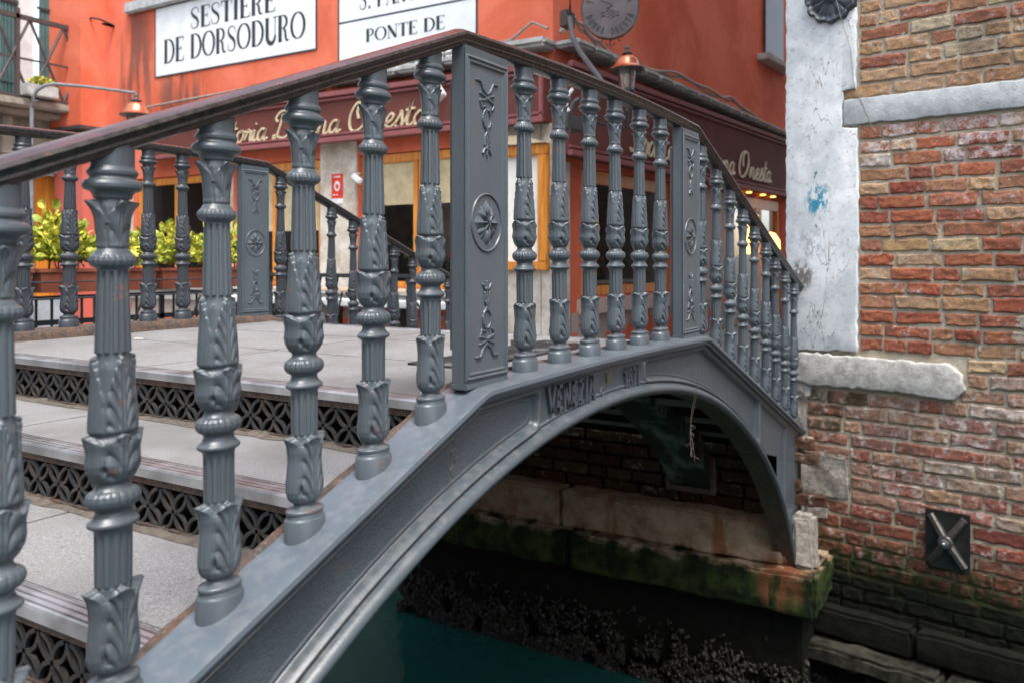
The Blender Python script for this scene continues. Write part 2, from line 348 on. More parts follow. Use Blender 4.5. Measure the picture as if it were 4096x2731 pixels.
def tag(o, label=None, cat=None, group=None, kind=None):
    if label: o['label'] = label
    if cat: o['category'] = cat
    if group: o['group'] = group
    if kind: o['kind'] = kind
    return o
def thing(name, label, cat, loc=(0, 0, 0), group=None):
    o = bpy.data.objects.new(name, None); COL.objects.link(o); o.location = loc; o.empty_display_size = .1
    return tag(o, label, cat, group)
def frame(P0, ang):            # local (along, out, up) of a wall through P0 whose direction is ang degrees
    a = R(ang); return Matrix(((math.cos(a), math.sin(a), 0, P0[0]), (math.sin(a), -math.cos(a), 0, P0[1]), (0, 0, 1, 0), (0, 0, 0, 1)))
# frame: x = along the wall, y = outwards to the right of the direction, z = up

def grid_faces(nx, ny):
    i = np.arange(nx-1)[:, None]*ny+np.arange(ny-1)[None, :]
    q = np.stack([i, i+ny, i+ny+1, i+1], -1).reshape(-1, 4); return q
def np_mesh(name, V, F, mat, parent=None, loc=None, smooth=True, attrs=None, sharp=None):
    me = bpy.data.meshes.new(name); V = np.asarray(V, np.float32); F = np.asarray(F, np.int32)
    me.vertices.add(len(V)); me.vertices.foreach_set('co', V.ravel()); me.loops.add(F.size); me.loops.foreach_set('vertex_index', F.ravel())
    me.polygons.add(len(F)); me.polygons.foreach_set('loop_start', np.arange(len(F))*F.shape[1]); me.update(calc_edges=True)
    if smooth:
        me.polygons.foreach_set('use_smooth', [True]*len(F))
        if sharp: me.set_sharp_from_angle(angle=R(sharp))
    for k, a in (attrs or {}).items():
        a = np.asarray(a, np.float32)
        if a.ndim == 1: me.attributes.new(k, 'FLOAT', 'POINT').data.foreach_set('value', a)
        else: me.color_attributes.new(k, 'FLOAT_COLOR', 'POINT').data.foreach_set('color', a.ravel())
    me.materials.append(M[mat] if isinstance(mat, str) else mat)
    o = bpy.data.objects.new(name, me); COL.objects.link(o)
    if parent is not None: o.parent = parent
    if loc is not None: o.location = loc
    return o
def sm(x, a, b): t_ = np.clip((x-a)/(b-a), 0, 1); return t_*t_*(3-2*t_)
def vnoise(x, y, seed=0):       # smooth value noise, numpy
    r = np.random.default_rng(seed); T = r.random((64, 64)); xi = np.floor(x).astype(int); yi = np.floor(y).astype(int); fx = x-xi; fy = y-yi
    fx = fx*fx*(3-2*fx); fy = fy*fy*(3-2*fy)
    g = lambda a, b: T[a % 64, b % 64]
    return (g(xi, yi)*(1-fx)+g(xi+1, yi)*fx)*(1-fy)+(g(xi, yi+1)*(1-fx)+g(xi+1, yi+1)*fx)*fy
def fbm(x, y, seed=0, o=4): return sum(vnoise(x*2**k, y*2**k, seed+k)*.5**k for k in range(o))/(2-.5**(o-1))-.5

# ---------------------------------------------------------------- bridge geometry
XC = .54
def zled(x): # top of the ledge under the balusters
    if x < -.33: return -.012-.390*(-.33-x)
    if x > 1.45: return -.012-.392*(x-1.45)
    return -.012*((x-XC)/.89)**2
RAILP = [(-2.42, .922-.394*2.06), (-.36, .922)]+[(x, .944-.022*((x-XC)/.9)**2) for x in (-.1, .2, .54, .88, 1.18)]+[(1.44, .922), (3.50, .922-.372*2.06)]
def zrail(x): return float(np.interp(x, [p[0] for p in RAILP], [p[1] for p in RAILP]))
_ax = np.array([0, .3, .775, 1.01, 1.22, 1.43, 1.9, 2.28, 2.47, 2.56]); _az = np.array([-.170, -.186, -.262, -.325, -.405, -.505, -.785, -1.13, -1.40, -1.56])
from numpy.polynomial import polynomial as npp
_pf = npp.polyfit(np.concatenate([-_ax, _ax]), np.concatenate([_az, _az]), 8)
def zarch(x): return npp.polyval(np.minimum(np.abs(np.asarray(x, float)-XC), 2.56), _pf)
WID = 2.69

# ---------------------------------------------------------------- balusters
def catm(y, ys, rs):            # monotone-ish smooth interpolation
    return np.interp(y, ys, rs)
PX = .000652; BH = 1400
prof = np.array([(60, 30), (66, 50), (74, 51), (78, 50), (82, 42), (88, 31), (94, 29), (100, 33), (108, 39), (122, 45), (140, 48), (170, 47), (230, 43), (262, 41), (285, 37), (300, 36),
        (312, 36), (444, 36.5), (452, 38), (456, 41), (459, 47), (464, 50), (470, 49), (476, 43), (484, 37), (494, 34.5), (502, 37), (505, 42), (508, 46), (516, 51), (527, 53), (538, 51), (546, 45), (549, 39),
        (553, 36), (558, 33), (565, 32), (572, 36), (582, 42), (597, 48), (615, 50.5), (640, 49), (664, 48), (676, 45), (682, 43), (700, 44.5), (722, 44), (760, 42), (820, 38.5), (870, 36), (890, 35),
        (1092, 30), (1096, 34), (1099, 39), (1104, 43), (1114, 45.5), (1124, 43), (1129, 38), (1134, 35), (1139, 33), (1143, 29), (1160, 27.5), (1200, 30.5), (1240, 34), (1262, 36), (1276, 38), (1284, 43), (1288, 53),
        (1294, 57), (1302, 57.5), (1310, 54), (1315, 46), (1321, 44), (1326, 48), (1334, 49), (1341, 45), (1346, 42), (1400, 42)], float)
def baluster_mesh(nth=152):
    ys = [60.]
    while ys[-1] < 1400:
        y = ys[-1]; flut = (330 < y < 430) or (900 < y < 1080)
        ys.append(y+(14 if flut else (2.4 if (95 < y < 320 or 560 < y < 900 or 1140 < y < 1280) else 2.0)))
    ys = np.array(ys); th = np.linspace(0, 2*np.pi, nth, endpoint=False)
    Y, T = np.meshgrid(ys, th, indexing='ij'); r = np.interp(Y, prof[:, 0], prof[:, 1])
    k5 = np.ones(5)/5
    # flutes
    for a, b in ((306, 444), (884, 1088)):
        g = np.cos(12*T); g = sm(g, .05, .55); m = sm(Y, a, a+4)*(1-sm(Y, b-4, b)); r -= 4.6*g*m
    # gadroons on the rings
    for c, h, n_, d in ((527, 20, 20, 3.0), (1114, 13, 22, 2.6)):
        m = np.exp(-((Y-c)/h)**4); r -= d*m*np.abs(np.sin(n_/2*T))**8*1.0; r += .8*m
    # leaves
    def leaves(y0, y1, rs, tipflare, lobes, shaftr, wmax=.5, gapv=.72, hole=.18, rot=0, depth=2.6, slope=.42, relief=3.0):
        nonlocal r
        v = (Y-y0)/(y1-y0); ph = (T+rot)/(np.pi/2); u = (ph-np.floor(ph+.5))*2   # -1..1 in each quarter
        w = wmax*2*np.where(v < gapv, 1, 1-np.clip((v-gapv)/(1-gapv), 0, 1)**1.25)
        au = np.abs(u)
        vc = v-slope*((au+.01)**.62-.38*au**2); side = .04+.96*sm(np.abs(np.sin(T)), .62, .80); fl_side = 1.25-.35*np.abs(np.sin(T)); ser = .13*(1-np.abs(np.sin(np.pi*lobes*vc)))**1.2*sm(v, .12, .3)
        edge = w-ser
        inside = sm(edge-au, -.04, .05)*(v >= -.01)*(v <= 1.0)
        groove = (1-np.abs(np.sin(np.pi*lobes*vc)))**1.3*sm(au, .10, .24)*(1-sm(au, .80, .95))*sm(v, .04, .16)*(1-sm(v, .86, .98))
        rib = np.exp(-(au/.055)**2)*-1.6+np.exp(-((au-.13)/.07)**2)*1.5
        base = relief*(1-.35*au**2)
        fl = tipflare*fl_side*np.clip((v-.56)/.44, 0, 1)**2.2
        h = (base-depth*groove*side-2.0*np.exp(-((au-1)/.05)**2)*sm(v, .3, .5)+rib*(1-sm(v, .93, 1))+fl)
        m = inside*sm(v, 0, .06)
        rb = np.where(v > .55, np.minimum(r, shaftr+(r-shaftr)*(1-sm(v, .8, .98))), r)
        inband = (v >= 0) & (v <= 1.001)
        rr_ = rb*(1-m)+(r+h)*m
        if hole:
            hu = (au-1); rr_ -= 11*np.exp(-(hu/.16)**2-((v-hole)/.075)**2); rr_ += 2.5*np.exp(-((hu+.18)/.1)**2-((v-hole-.02)/.12)**2)
        # small back leaf between the main ones
        bl = sm(.34*(1-np.clip((v-.62)/.28, 0, 1))-np.abs(au-1), -.03, .03)*(v > .5)*(v < .92)
        rr_ = np.maximum(rr_, (shaftr+4+5*np.clip((v-.6)/.3, 0, 1)**2)*bl*inband)
        r = np.where(inband, rr_, r)
    leaves(100, 313, None, 21, 4.2, 34, hole=.20, relief=3.4, depth=8.0, gapv=.86, slope=.98)
    leaves(566, 690, None, 15, 2.4, 39, hole=.30, relief=3.0, depth=7.0, gapv=.80, slope=.95, wmax=.52)
    leaves(686, 886, None, 7, 4.4, 31, hole=0, relief=4.2, depth=8.0, gapv=.42, wmax=.48, slope=.92)
    leaves(1142, 1266, None, 17, 2.0, 30, hole=0, relief=3.6, depth=5.0, gapv=.62, wmax=.46, slope=.6)
    r = r+.35*fbm(T*6, Y/26, 5, 3)
    X = r*np.cos(T)*PX*1.32; Yy = r*np.sin(T)*PX*.93; Z = Y*PX
    V = np.stack([X, Yy, Z], -1).reshape(-1, 3); n = len(ys)
    i = np.arange(n-1)[:, None]*nth+np.arange(nth)[None, :]; j = np.arange(n-1)[:, None]*nth+(np.arange(nth)[None, :]+1) % nth
    F = np.stack([i, j, j+nth, i+nth], -1).reshape(-1, 4); return V, F
BV, BF = baluster_mesh()
bal0 = np_mesh('baluster', BV, BF, 'iron_paint')
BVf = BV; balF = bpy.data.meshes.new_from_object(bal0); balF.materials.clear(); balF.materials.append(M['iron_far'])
def plinth_mesh(name, slope, drop):
    mb = MB(); n = 40; pr = [(0, .0385), (.030, .0385), (.0335, .0365), (.036, .0345), (.0385, .034), (.0425, .0335), (.0455, .031), (.047, .027)]
    vs = []; fs = []
    for i, (z, r_) in enumerate(pr):
        for k in range(n):
            a = 2*math.pi*k/n; x = r_*1.24*math.cos(a); y = r_*.90*math.sin(a)
            zz = z if i else -drop+slope*x
            vs.append((x, y, zz))
    for i in range(len(pr)-1):
        for k in range(n): fs.append((i*n+k, i*n+(k+1) % n, (i+1)*n+(k+1) % n, (i+1)*n+k))
    fs.append(tuple((len(pr)-1)*n+k for k in range(n))); mb.add(vs, fs)
    return mb.build(name, 'iron_paint', loc=(0, 0, 0), smooth=45)

# newel panel as a relief
def seg_d(P, a, b):
    a = np.array(a); b = np.array(b); d = b-a; t_ = np.clip(((P-a)@d)/(d@d), 0, 1); return np.linalg.norm(P-(a+t_[..., None]*d), axis=-1)
def poly_d(P, pts): return np.min([seg_d(P, pts[i], pts[i+1]) for i in range(len(pts)-1)], axis=0)
NW, NH = .206, .89
def newel_panel():
    nx, nz = 150, 560; x = np.linspace(-NW/2, NW/2, nx); z = np.linspace(0, NH, nz); X, Z = np.meshgrid(x, z, indexing='ij'); P = np.stack([X, Z], -1)
    ex = NW/2-np.abs(X); ez = np.minimum(Z, NH-Z)-.022; d = np.minimum(ex, ez)          # distance from the frame edge
    y = np.zeros_like(X)
    y += .006*np.exp(-((d-.006)/.004)**2)+.004*np.exp(-((d-.017)/.0045)**2)
    y -= .011*sm(d, .020, .032)                                                        # falls to the field
    y -= .003*np.exp(-((d-.021)/.0015)**2)
    cz = .435; rr = np.sqrt((X/.95)**2+(Z-cz)**2); disc = sm(rr, .094, .088)
    inner = np.maximum(np.abs(X)-.064, np.abs(Z-NH/2)-(NH/2-.060))
    fr = np.exp(-(inner/.0042)**2)*(rr > .092); y += .0085*fr
    y = np.where(rr < .080, np.maximum(y, -.008), y); y += .0105*np.exp(-((rr-.076)/.0052)**2)*(np.abs(np.arctan2(X, Z-cz) % (np.pi/2)) > -1)
    def orn(s):                                                                          # scroll ornament, s=+1 top, -1 bottom
        zt = NH-.085 if s > 0 else .085; q = lambda a, b: (a*.00128, zt-s*b*.00108)
        D = np.full(X.shape, 9.)
        curves = [[q(-40, -4), q(-24, -4), q(-14, 16), q(0, 26), q(14, 16), q(24, -4), q(40, -4)], [q(-26, 44), q(-8, 40), q(10, 30), q(26, 26)], [q(26, 44), q(8, 40), q(-10, 30), q(-26, 26)],
                  [q(-26, 44), q(-20, 60), q(-6, 56)], [q(20, 62), q(26, 52), q(26, 44)],
                  [q(4+14*math.cos(a), 84+22*math.sin(a)) for a in np.linspace(.6, 5.9, 12)] if False else [q(15*math.cos(a), 86+24*math.sin(a)) for a in np.linspace(-1.2, 4.4, 14)],
                  [q(-9, 152), q(-7, 130), q(0, 118), q(7, 130), q(9, 152)], [q(0, 118), q(0, 178)], [q(-15, 172), q(-8, 160), q(0, 160), q(8, 160), q(15, 172)]]
        for c_ in curves: D = np.minimum(D, poly_d(P, c_))
        D = np.minimum(D, np.sqrt((X)**2+(Z-q(0, 113)[1])**2)-.003)
        return D
    for s in (1, -1):
        D = orn(s); y = np.maximum(y, -.011+.0140*sm(D, .0060, .0026))
    ham = sm(d, .034, .037)*(inner < -.004)*(rr > .084)*1.0
    y += fbm(X*60, Z*60, 11, 3)*.0003
    V = np.stack([X, -y, Z], -1).reshape(-1, 3); F = grid_faces(nx, nz); return V, F, ham.ravel()
NV, NF, NHAM = newel_panel()
# rosette
def rosette():
    n, m = 96, 30; th = np.linspace(0, 2*np.pi, n, endpoint=False); rr = np.linspace(0, 1, m); T, Q = np.meshgrid(th, rr, indexing='ij')
    pet = np.abs(np.cos(2*T))**.6; out = .052+.014*pet+.005*np.abs(np.sin(8*T)); rad = Q*out
    h = .017*np.sin(np.pi*np.clip(Q, 0, 1)**.8)*(.55+.45*np.abs(np.cos(4*T)))+.003*np.cos(2*T)**8*np.cos(16*T)
    h += .014*np.exp(-(rad/.010)**2)-.006*np.exp(-((rad-.018)/.006)**2)*np.abs(np.sin(4*T)); h = np.maximum(h, 0)
    h = h*(1-sm(Q, .93, 1))
    V = np.stack([rad*np.cos(T)*.95, -h, rad*np.sin(T)], -1).reshape(-1, 3); i = np.arange(n)[:, None]*m+np.arange(m-1)[None, :]; j = ((np.arange(n)[:, None]+1) % n)*m+np.arange(m-1)[None, :]
    return V, np.stack([i, j, j+1, i+1], -1).reshape(-1, 4)
RV, RF = rosette()

def make_railing(y0, label, side, far):
    root = thing('bridge_railing', label, 'railing', (XC, y0, -.02)); ox, oz = XC, -.02
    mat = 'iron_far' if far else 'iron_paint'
    pr_ = [(-.037, -.012), (-.040, -.005), (-.037, .002), (-.026, .008), (-.012, .011), (0, .012), (.012, .011), (.026, .008), (.037, .002), (.040, -.005), (.037, -.012), (.032, -.017), (.033, -.022), (.028, -.026), (.026, -.033), (.020, -.036), (-.020, -.036), (-.026, -.033), (-.028, -.026), (-.033, -.022), (-.032, -.017)]
    path = []
    for i in range(len(RAILP)-1):
        (xa, za), (xb, zb) = RAILP[i], RAILP[i+1]; n = max(1, int((xb-xa)/.12))
        path += [(xa+(xb-xa)*k/n-ox, za+(zb-za)*k/n-oz-.012) for k in range(n)]
    path.append((RAILP[-1][0]-ox, RAILP[-1][1]-oz-.012))
    mb = MB(); mb.sweep(pr_, path); mb.build('handrail', 'handrail_paint', root, loc=(0, 0, 0), smooth=35)
    xs = [-.4636, -.679, -.893, -1.107, -1.319, -1.510, -1.72, -1.93]+[.216*i for i in range(6)]+[1.572+.2225*i for i in range(9)]
    pm = {}
    first = None
    for x in xs:
        zl = zled(x); zr = zrail(x)-.046; kind = 0 if -.33 < x < 1.45 else (1 if x < 0 else -1)
        hb = BH*PX
        # the plinth stands on the ledge; the turned shaft keeps one length under the rail
        zb = zr-hb+.010
        if kind == 0: zb = zl+.0
        o = bpy.data.objects.new('baluster', bal0.data if not far else balF); COL.objects.link(o); o.parent = root
        o.location = (x-ox, 0, zb-oz); o.rotation_euler.z = R(random.uniform(-2, 2)); o.rotation_euler.x = R(random.uniform(-.35, .35)); o.rotation_euler.y = R(random.uniform(-.35, .35))
        top = zr+.004
        o.scale = (1, 1, (top-zb)/hb if kind == 0 else 1)
        if kind != 0: o.location.z = zb-oz
        if kind not in pm:
            pl = plinth_mesh('plinth', .39*kind, .05 if kind else .012); pm[kind] = pl.data; bpy.data.objects.remove(pl)
            if far: pm[kind].materials.clear(); pm[kind].materials.append(M['iron_far'])
        p = bpy.data.objects.new('plinth', pm[kind]); COL.objects.link(p); p.parent = o; p.location = (0, 0, 0)
        p.rotation_euler.z = -o.rotation_euler.z
    for nx_ in (-.262, 1.342):
        nb = MB(); zb = zled(nx_)-.004
        sec = [(-.103, -.034), (-.103, .030), (.103, .030), (.103, -.034)]
        nb.bbox((-.103, -.034, 0), (.103, .008, NH), .003); nb.bbox((-.1045, -.040, .0), (.1045, .012, .018), .003); nb.bbox((-.096, -.026, NH-.02), (.096, .006, NH+.006), .002); nb.bbox((-.085, .008, 0), (.085, .018, NH), .003)
        n_ = nb.build('newel_post', 'iron_paint', root, loc=(nx_-ox, 0, zb-oz), smooth=35)
        for sgn in ((1,) if far == 0 else (1,)):
            p = np_mesh('relief_panel', NV+np.array([0, -.036, 0]), NF, 'iron_panel', n_, (0, 0, 0), attrs={'ham': NHAM})
            np_mesh('rosette', RV+np.array([0, -.0275, .435]), RF, 'iron_paint', p, (0, 0, 0))
        mb2 = MB(); mb2.box((-.080, .020, .10), (.080, .028, NH-.08)); mb2.build('back_panel', mat, n_, loc=(0, 0, 0))
    return root

near_rail = make_railing(0, 'grey cast iron railing nearest the viewer, standing above the arch that reads VENEZIA 1871', 1, 0)
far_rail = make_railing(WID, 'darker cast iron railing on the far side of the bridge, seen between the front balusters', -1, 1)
for ch in far_rail.children:
    pass
bpy.data.objects.remove(bal0)

# ---------------------------------------------------------------- the bridge body
bridge = thing('iron_footbridge', 'grey cast iron footbridge arching over the canal with stepped stone treads', 'bridge', (XC, WID/2, -1.5))
GX0, GX1 = -2.12, 3.26
nx, nt = 1500, 120
gx = np.linspace(GX0, GX1, nx); top = np.array([zled(x) for x in gx])-.018; bot = np.where(np.abs(gx-XC) < 2.555, zarch(gx), -1.56)
tt = np.linspace(0, 1, nt); X = np.repeat(gx[:, None], nt, 1); Z = bot[:, None]+(top-bot)[:, None]*tt[None, :]
slope = np.where((gx < -.33) | (gx > 1.45), math.cos(math.atan(.39)), 1.)
A = (top[:, None]+.018-Z)*slope[:, None]                        # distance below the ledge
# distance to the arch curve
cx = np.linspace(XC-2.56, XC+2.56, 700); cz = zarch(cx)
B = np.empty_like(X); Pn = np.stack([X, Z], -1)
for i in range(0, nx, 50):
    blk = Pn[i:i+50].reshape(-1, 1, 2); lo = np.searchsorted(cx, gx[i]-.8); hi = np.searchsorted(cx, gx[min(i+49, nx-1)]+.8)
    c_ = np.stack([cx[lo:hi], cz[lo:hi]], -1)[None]
    if c_.shape[1] == 0: B[i:i+50] = 1; continue
    B[i:i+50] = np.sqrt(((blk-c_)**2).sum(-1)).min(1).reshape(-1, nt)
B = np.where(np.abs(X-XC) > 2.555, np.maximum(B, .0), B)
def smax(*a, k=.022):
    a = np.stack(a); m = a.max(0); return m+k*np.log(np.exp((a-m)/k).sum(0))-k*.35
end = np.where(X < XC, X-(-.028), .785-X); lim = np.abs(X-XC)-1.80
D = smax(.062-A, .064-B, end, lim+(.0)*A, k=.010)
y = np.zeros_like(X)
y += .030*np.clip(1-(A-.012)/.040, 0, 1)**2                    # cavetto under the ledge
y += .0035*np.exp(-((A-.058)/.003)**2)*0
y += .030*np.sqrt(np.clip(1-((B-.020)/.020)**2, 0, 1))*(B < .04)+.006*(sm(B, .056, .050))
y -= .004*np.exp(-((B-.043)/.0022)**2)
y += .0135*np.exp(-((D-.007)/.0062)**2)+.003*np.exp(-((D-.019)/.003)**2)
y -= .014*sm(D, .001, -.006); y += .003*np.exp(-((D+.013)/.003)**2)
# spandrel panel near the foot
rx = np.abs(X-XC); tri = np.maximum.reduce([.062-A, .080-B, rx-2.40, 1.86-rx]); tri = np.maximum(tri, (.062-A))
y += .006*np.exp(-((tri-.004)/.004)**2); y -= .008*sm(tri, 0, -.005)
ham = np.where(D < -.018, 1., 0.)*(X < 3)
ham = np.clip(ham, 0, 1)
y += fbm(X*30, Z*30, 3, 3)*.0015
V = np.stack([X, -.048-y, Z], -1).reshape(-1, 3); F = grid_faces(nx, nt)
fc = V[F].mean(1); fx = np.abs(fc[:, 0]-XC)
hole = (fc[:, 0] > 1) & (fx > 1.98) & (fx < 2.24) & (fc[:, 2] < -.745-(fx-2.0)*.25) & (fc[:, 2] > npp.polyval(np.minimum(fx, 2.56), _pf)+.085)
F = F[~hole]
F = F[:, ::-1]
gird = np_mesh('girder', V, F, 'iron_panel', bridge, attrs={'ham': ham.ravel()}); gird.location = -Vector(bridge.location)
# the body behind the relief and the far girder
def arch_wall(name, y0, y1, mat, parent, x0=GX0, x1=GX1, inset=.0, hole=False):
    mb = MB(); n = 160; xs = np.linspace(x0, x1, n)
    vs = []; fs = []
    for x in xs:
        zt = zled(x)-.018; zb = float(zarch(x)) if abs(x-XC) < 2.555 else -1.56; zb += inset
        vs += [(x, y0, zb), (x, y1, zb), (x, y1, zt), (x, y0, zt)]
    for i in range(n-1):
        fs += [(i*4+k, i*4+(k+1) % 4, i*4+4+(k+1) % 4, i*4+4+k) for k in range(4)]
    fs += [(0, 3, 2, 1), tuple((n-1)*4+k for k in range(4))]
    mb.add(vs, fs); return mb.build(name, mat, parent, smooth=30)
mb = MB()   # soffit strip closing the arch edge
n = 240; xs = np.linspace(XC-2.555, XC+2.555, n); vs = []; fs = []
for x in xs:
    z = float(zarch(x)); vs += [(x, -.068, z-.001), (x, -.035, z), (x, .05, z+.003), (x, .05, z+.03), (x, -.035, z+.03)]
for i in range(n-1): fs += [(i*5+k, i*5+(k+1) % 5, i*5+5+(k+1) % 5, i*5+5+k) for k in range(5)]
mb.add(vs, fs); mb.build('arch_flange', 'rusty_iron', bridge)
def ledge(y0, y1, name, mat, parent):
    path = [(x, zled(x)) for x in ([GX0-.05]+list(np.linspace(-2.0, -.40, 14))+[-.345, -.315]+list(np.linspace(-.2, 1.3, 12))+[1.435, 1.465]+list(np.linspace(1.6, 3.2, 14))+[3.32])]
    s_ = 1 if y0 < 1 else -1
    a, b = (y0, y1)
    pr_ = [(a, -.020), (a-.002*s_, -.014), (a, -.004), (a+.010*s_, 0), (b-.004*s_, .0), (b, -.006), (b, -.03), (a+.016*s_, -.034), (a+.014*s_, -.024)]
    mb = MB(); mb.sweep(pr_, path); return mb.build(name, mat, parent, smooth=25)
ledge(-.088, .050, 'ledge', 'iron_ledge', bridge); ledge(WID+.088, WID-.05, 'far_ledge', 'rusty_iron', bridge)
arch_wall('far_girder', WID+.03, WID+.05, 'iron_far', bridge)
mb = MB(); n = 60; xs = np.linspace(.2, 2.80, n); vs = []; fs = []     # service duct slung under the deck
for x in xs:
    z = float(zarch(x))+.035; z = min(z, -.20); vs += [(x, .34, z), (x, .60, z), (x, .60, z+.16), (x, .34, z+.16)]
for i in range(n-1): fs += [(i*4+k, i*4+(k+1) % 4, i*4+4+(k+1) % 4, i*4+4+k) for k in range(4)]
fs += [(0, 3, 2, 1), tuple((n-1)*4+k for k in range(4))]
mb.add(vs, fs); mb.build('service_duct', 'duct_coating', bridge, smooth=30)
for x in (.95, 2.77):
    mb = MB(); z = min(float(zarch(x))+.035, -.2)
    for (a, b, c, d) in ((.32, .34, z-.005, z+.18), (.60, .62, z-.005, z+.18), (.32, .62, z-.035, z-.005)): mb.box((x-.02, a, c), (x+.02, b, d))
    mb.build('duct_strap', 'rusty_iron', bridge, smooth=0)
# deck and treads
SX, SZ = .422, .156; E0 = -.385; DZ = -.048; Y0, Y1 = .052, WID-.052
def slab_row(x0, x1, z, ycuts, thick=.05):
    mb = MB()
    for a, b in zip(ycuts[:-1], ycuts[1:]): mb.bbox((x0, a+.0025, z-thick), (x1, b-.0025, z), .0035)
    return mb
mb = MB()
xe0, xe1 = E0+.07, 2*XC-E0-.07; cuts = [Y0, 1.35, Y1]; xc = [xe0, .30, .90, xe1]
for i in range(3):
    oy = .03*(i % 2)
    cc = [Y0]+[c+oy for c in cuts[1:-1] if c+oy < Y1-.1]+[Y1]
    for a, b in zip(cc[:-1], cc[1:]): mb.bbox((xc[i]+.0025, a+.0025, DZ-.05), (xc[i+1]-.0025, b-.0025, DZ), .0035)
deck = mb.build('deck', 'tread_stone', bridge, smooth=30)
def nosing(x, z, s):       # s: direction in which the stair descends (-1 left, +1 right)
    w = .068; mb = MB(); a = x; pr_ = []
    top = [(0, -.028), (0, -.006), (.004, -.001), (.010, 0), (.0115, -.006), (.016, -.006), (.0175, 0), (.028, .0005), (.0295, -.006), (.034, -.006), (.0355, 0), (.047, .0005), (.0485, -.006), (.053, -.006), (.0545, 0), (w-.008, 0), (w, -.006), (w, -.028)]
    vs = []; fs = []; m = len(top)
    for y in (Y0, Y1):
        for (u, zz) in top: vs.append((a-s*u, y, z+zz+.002))
    fs = [(k, (k+1) % m, (k+1) % m+m, k+m) for k in range(m)]+[tuple(range(m)), tuple(range(2*m-1, m-1, -1))]
    return mb.add(vs, fs)
def grille(x, z0, z1, s, th=.007):
    mb = MB(); sp = .05; ro, ri = sp+.0045, sp-.0045; x0, x1 = (x, x+th)
    ny = int((Y1-Y0)/sp)+1; n = 32; zc0 = (z0+z1)/2
    for iy in range(-1, ny+2):
        for iz in (-1, 0, 1):
            if (iy+iz) % 2 == 0: continue
            cy = Y0+iy*sp; cz_ = zc0+iz*sp
            ptsn = []
            for k in range(n+1):
                a = 2*math.pi*k/n; ptsn.append((cy+ro*math.cos(a), cz_+ro*math.sin(a), cy+ri*math.cos(a), cz_+ri*math.sin(a)))
            off = .0006*((iy+iz) % 3)
            for k in range(n):
                p, q = ptsn[k], ptsn[k+1]
                if min(p[1], q[1], p[3], q[3]) < z0-.002 or max(p[1], q[1], p[3], q[3]) > z1+.002 or min(p[0], q[0]) < Y0 or max(p[0], q[0]) > Y1: continue
                xa, xb = x0-off, x1+off
                v = [(xa, p[0], p[1]), (xa, q[0], q[1]), (xa, q[2], q[3]), (xa, p[2], p[3]), (xb, p[0], p[1]), (xb, q[0], q[1]), (xb, q[2], q[3]), (xb, p[2], p[3])]
                mb.add(v, [(0, 1, 2, 3), (7, 6, 5, 4), (0, 4, 5, 1), (3, 2, 6, 7)])
    return mb
def add_step(k, s):
    xe = (E0-SX*k) if s < 0 else (2*XC-E0+SX*k); z = DZ-SZ*k
    if k == 0: par = deck
    else:
        xa, xb = (xe-s*.07, xe-s*SX) if s > 0 else (xe+.07, xe+SX)
        lo, hi = min(xa, xb), max(xa, xb)
        off = .5*(k % 2); cc = [Y0, .95+off, Y1]
        par = slab_row(lo, hi-.0 if s < 0 else hi, z, cc).build('step', 'tread_stone', bridge, smooth=30)
        if s > 0 and 2*XC-E0+SX*k > 3.5: pass
    nosing(xe, z, s).build('nosing', 'nosing_metal', par, smooth=25)
    rb = MB(); rx_ = xe-s*.012
    rb.box((min(rx_, rx_-s*.03), Y0, z-.047), (max(rx_, rx_-s*.03), Y1, z-.0275)); rb.box((rx_-.008, Y0, z-SZ-.004), (rx_+.008, Y1, z-SZ+.010))
    rb.build('riser_frame', 'rusty_iron', par, smooth=0)
    if k < 6: grille(rx_, z-SZ+.004, z-.049, s).build('riser_grille', 'grille_iron', par, smooth=0, recalc=False)
for s in (-1, 1):
    for k in range(0, 5): add_step(k, s)
mb = MB()   # dirt lying at the foot of the risers
for k in range(0, 4):
    xe = E0-SX*k; z = DZ-SZ*(k+1)
    n = 160; vs = []; fs = []
    for i in range(n):
        y_ = Y0+(Y1-Y0)*i/(n-1); w_ = .008+.018*(vnoise(np.array(y_*14.), np.array(k*3.3), 9)); h_ = .003+.013*vnoise(np.array(y_*22.), np.array(k*5.1), 4)
        vs += [(xe+.02, y_, z+h_), (xe-.006, y_, z+float(h_)*.6), (xe-.006-float(w_), y_, z+.0015)]
    for i in range(n-1): fs += [(i*3, i*3+1, i*3+4, i*3+3), (i*3+1, i*3+2, i*3+5, i*3+4)]
    mb.add(vs, fs)
simple('dirt', (.095, .078, .062), .95, .3, 40, bump=1, bsc=120)
mb.build('dirt_drift', 'dirt', bridge, smooth=60)
mb = MB()   # rusty inner rim of the near ledge
n = 260; vs = []; fs = []
for i in range(n):
    x = -2.0+(5.2)*i/(n-1); h = .002+.007*float(vnoise(np.array(x*16.), np.array(2.), 3)); w_ = .001+.008*float(vnoise(np.array(x*21.), np.array(7.), 5)); z = zled(x)
    vs += [(x, .046-w_, z-.002), (x, .050-w_*.5, z+h), (x, .058, z+h), (x, .060, z-.03)]
for i in range(n-1): fs += [(i*4+k, i*4+k+1, i*4+5+k, i*4+4+k) for k in range(3)]
mb.add(vs, fs); mb.build('rust_rim', 'rusty_iron', bridge, smooth=50)
mb = MB()   # rusty curb below the far railing, inside
n = 200; vs = []; fs = []
for i in range(n):
    x = -2.0+(5.2)*i/(n-1); j = .006*float(vnoise(np.array(x*18.), np.array(5.), 8)); z = zled(x)
    vs += [(x, WID-.05, z+.001), (x, WID-.060-j, z-.004-j), (x, WID-.066-j, z-.030), (x, WID-.075, z-.06)]
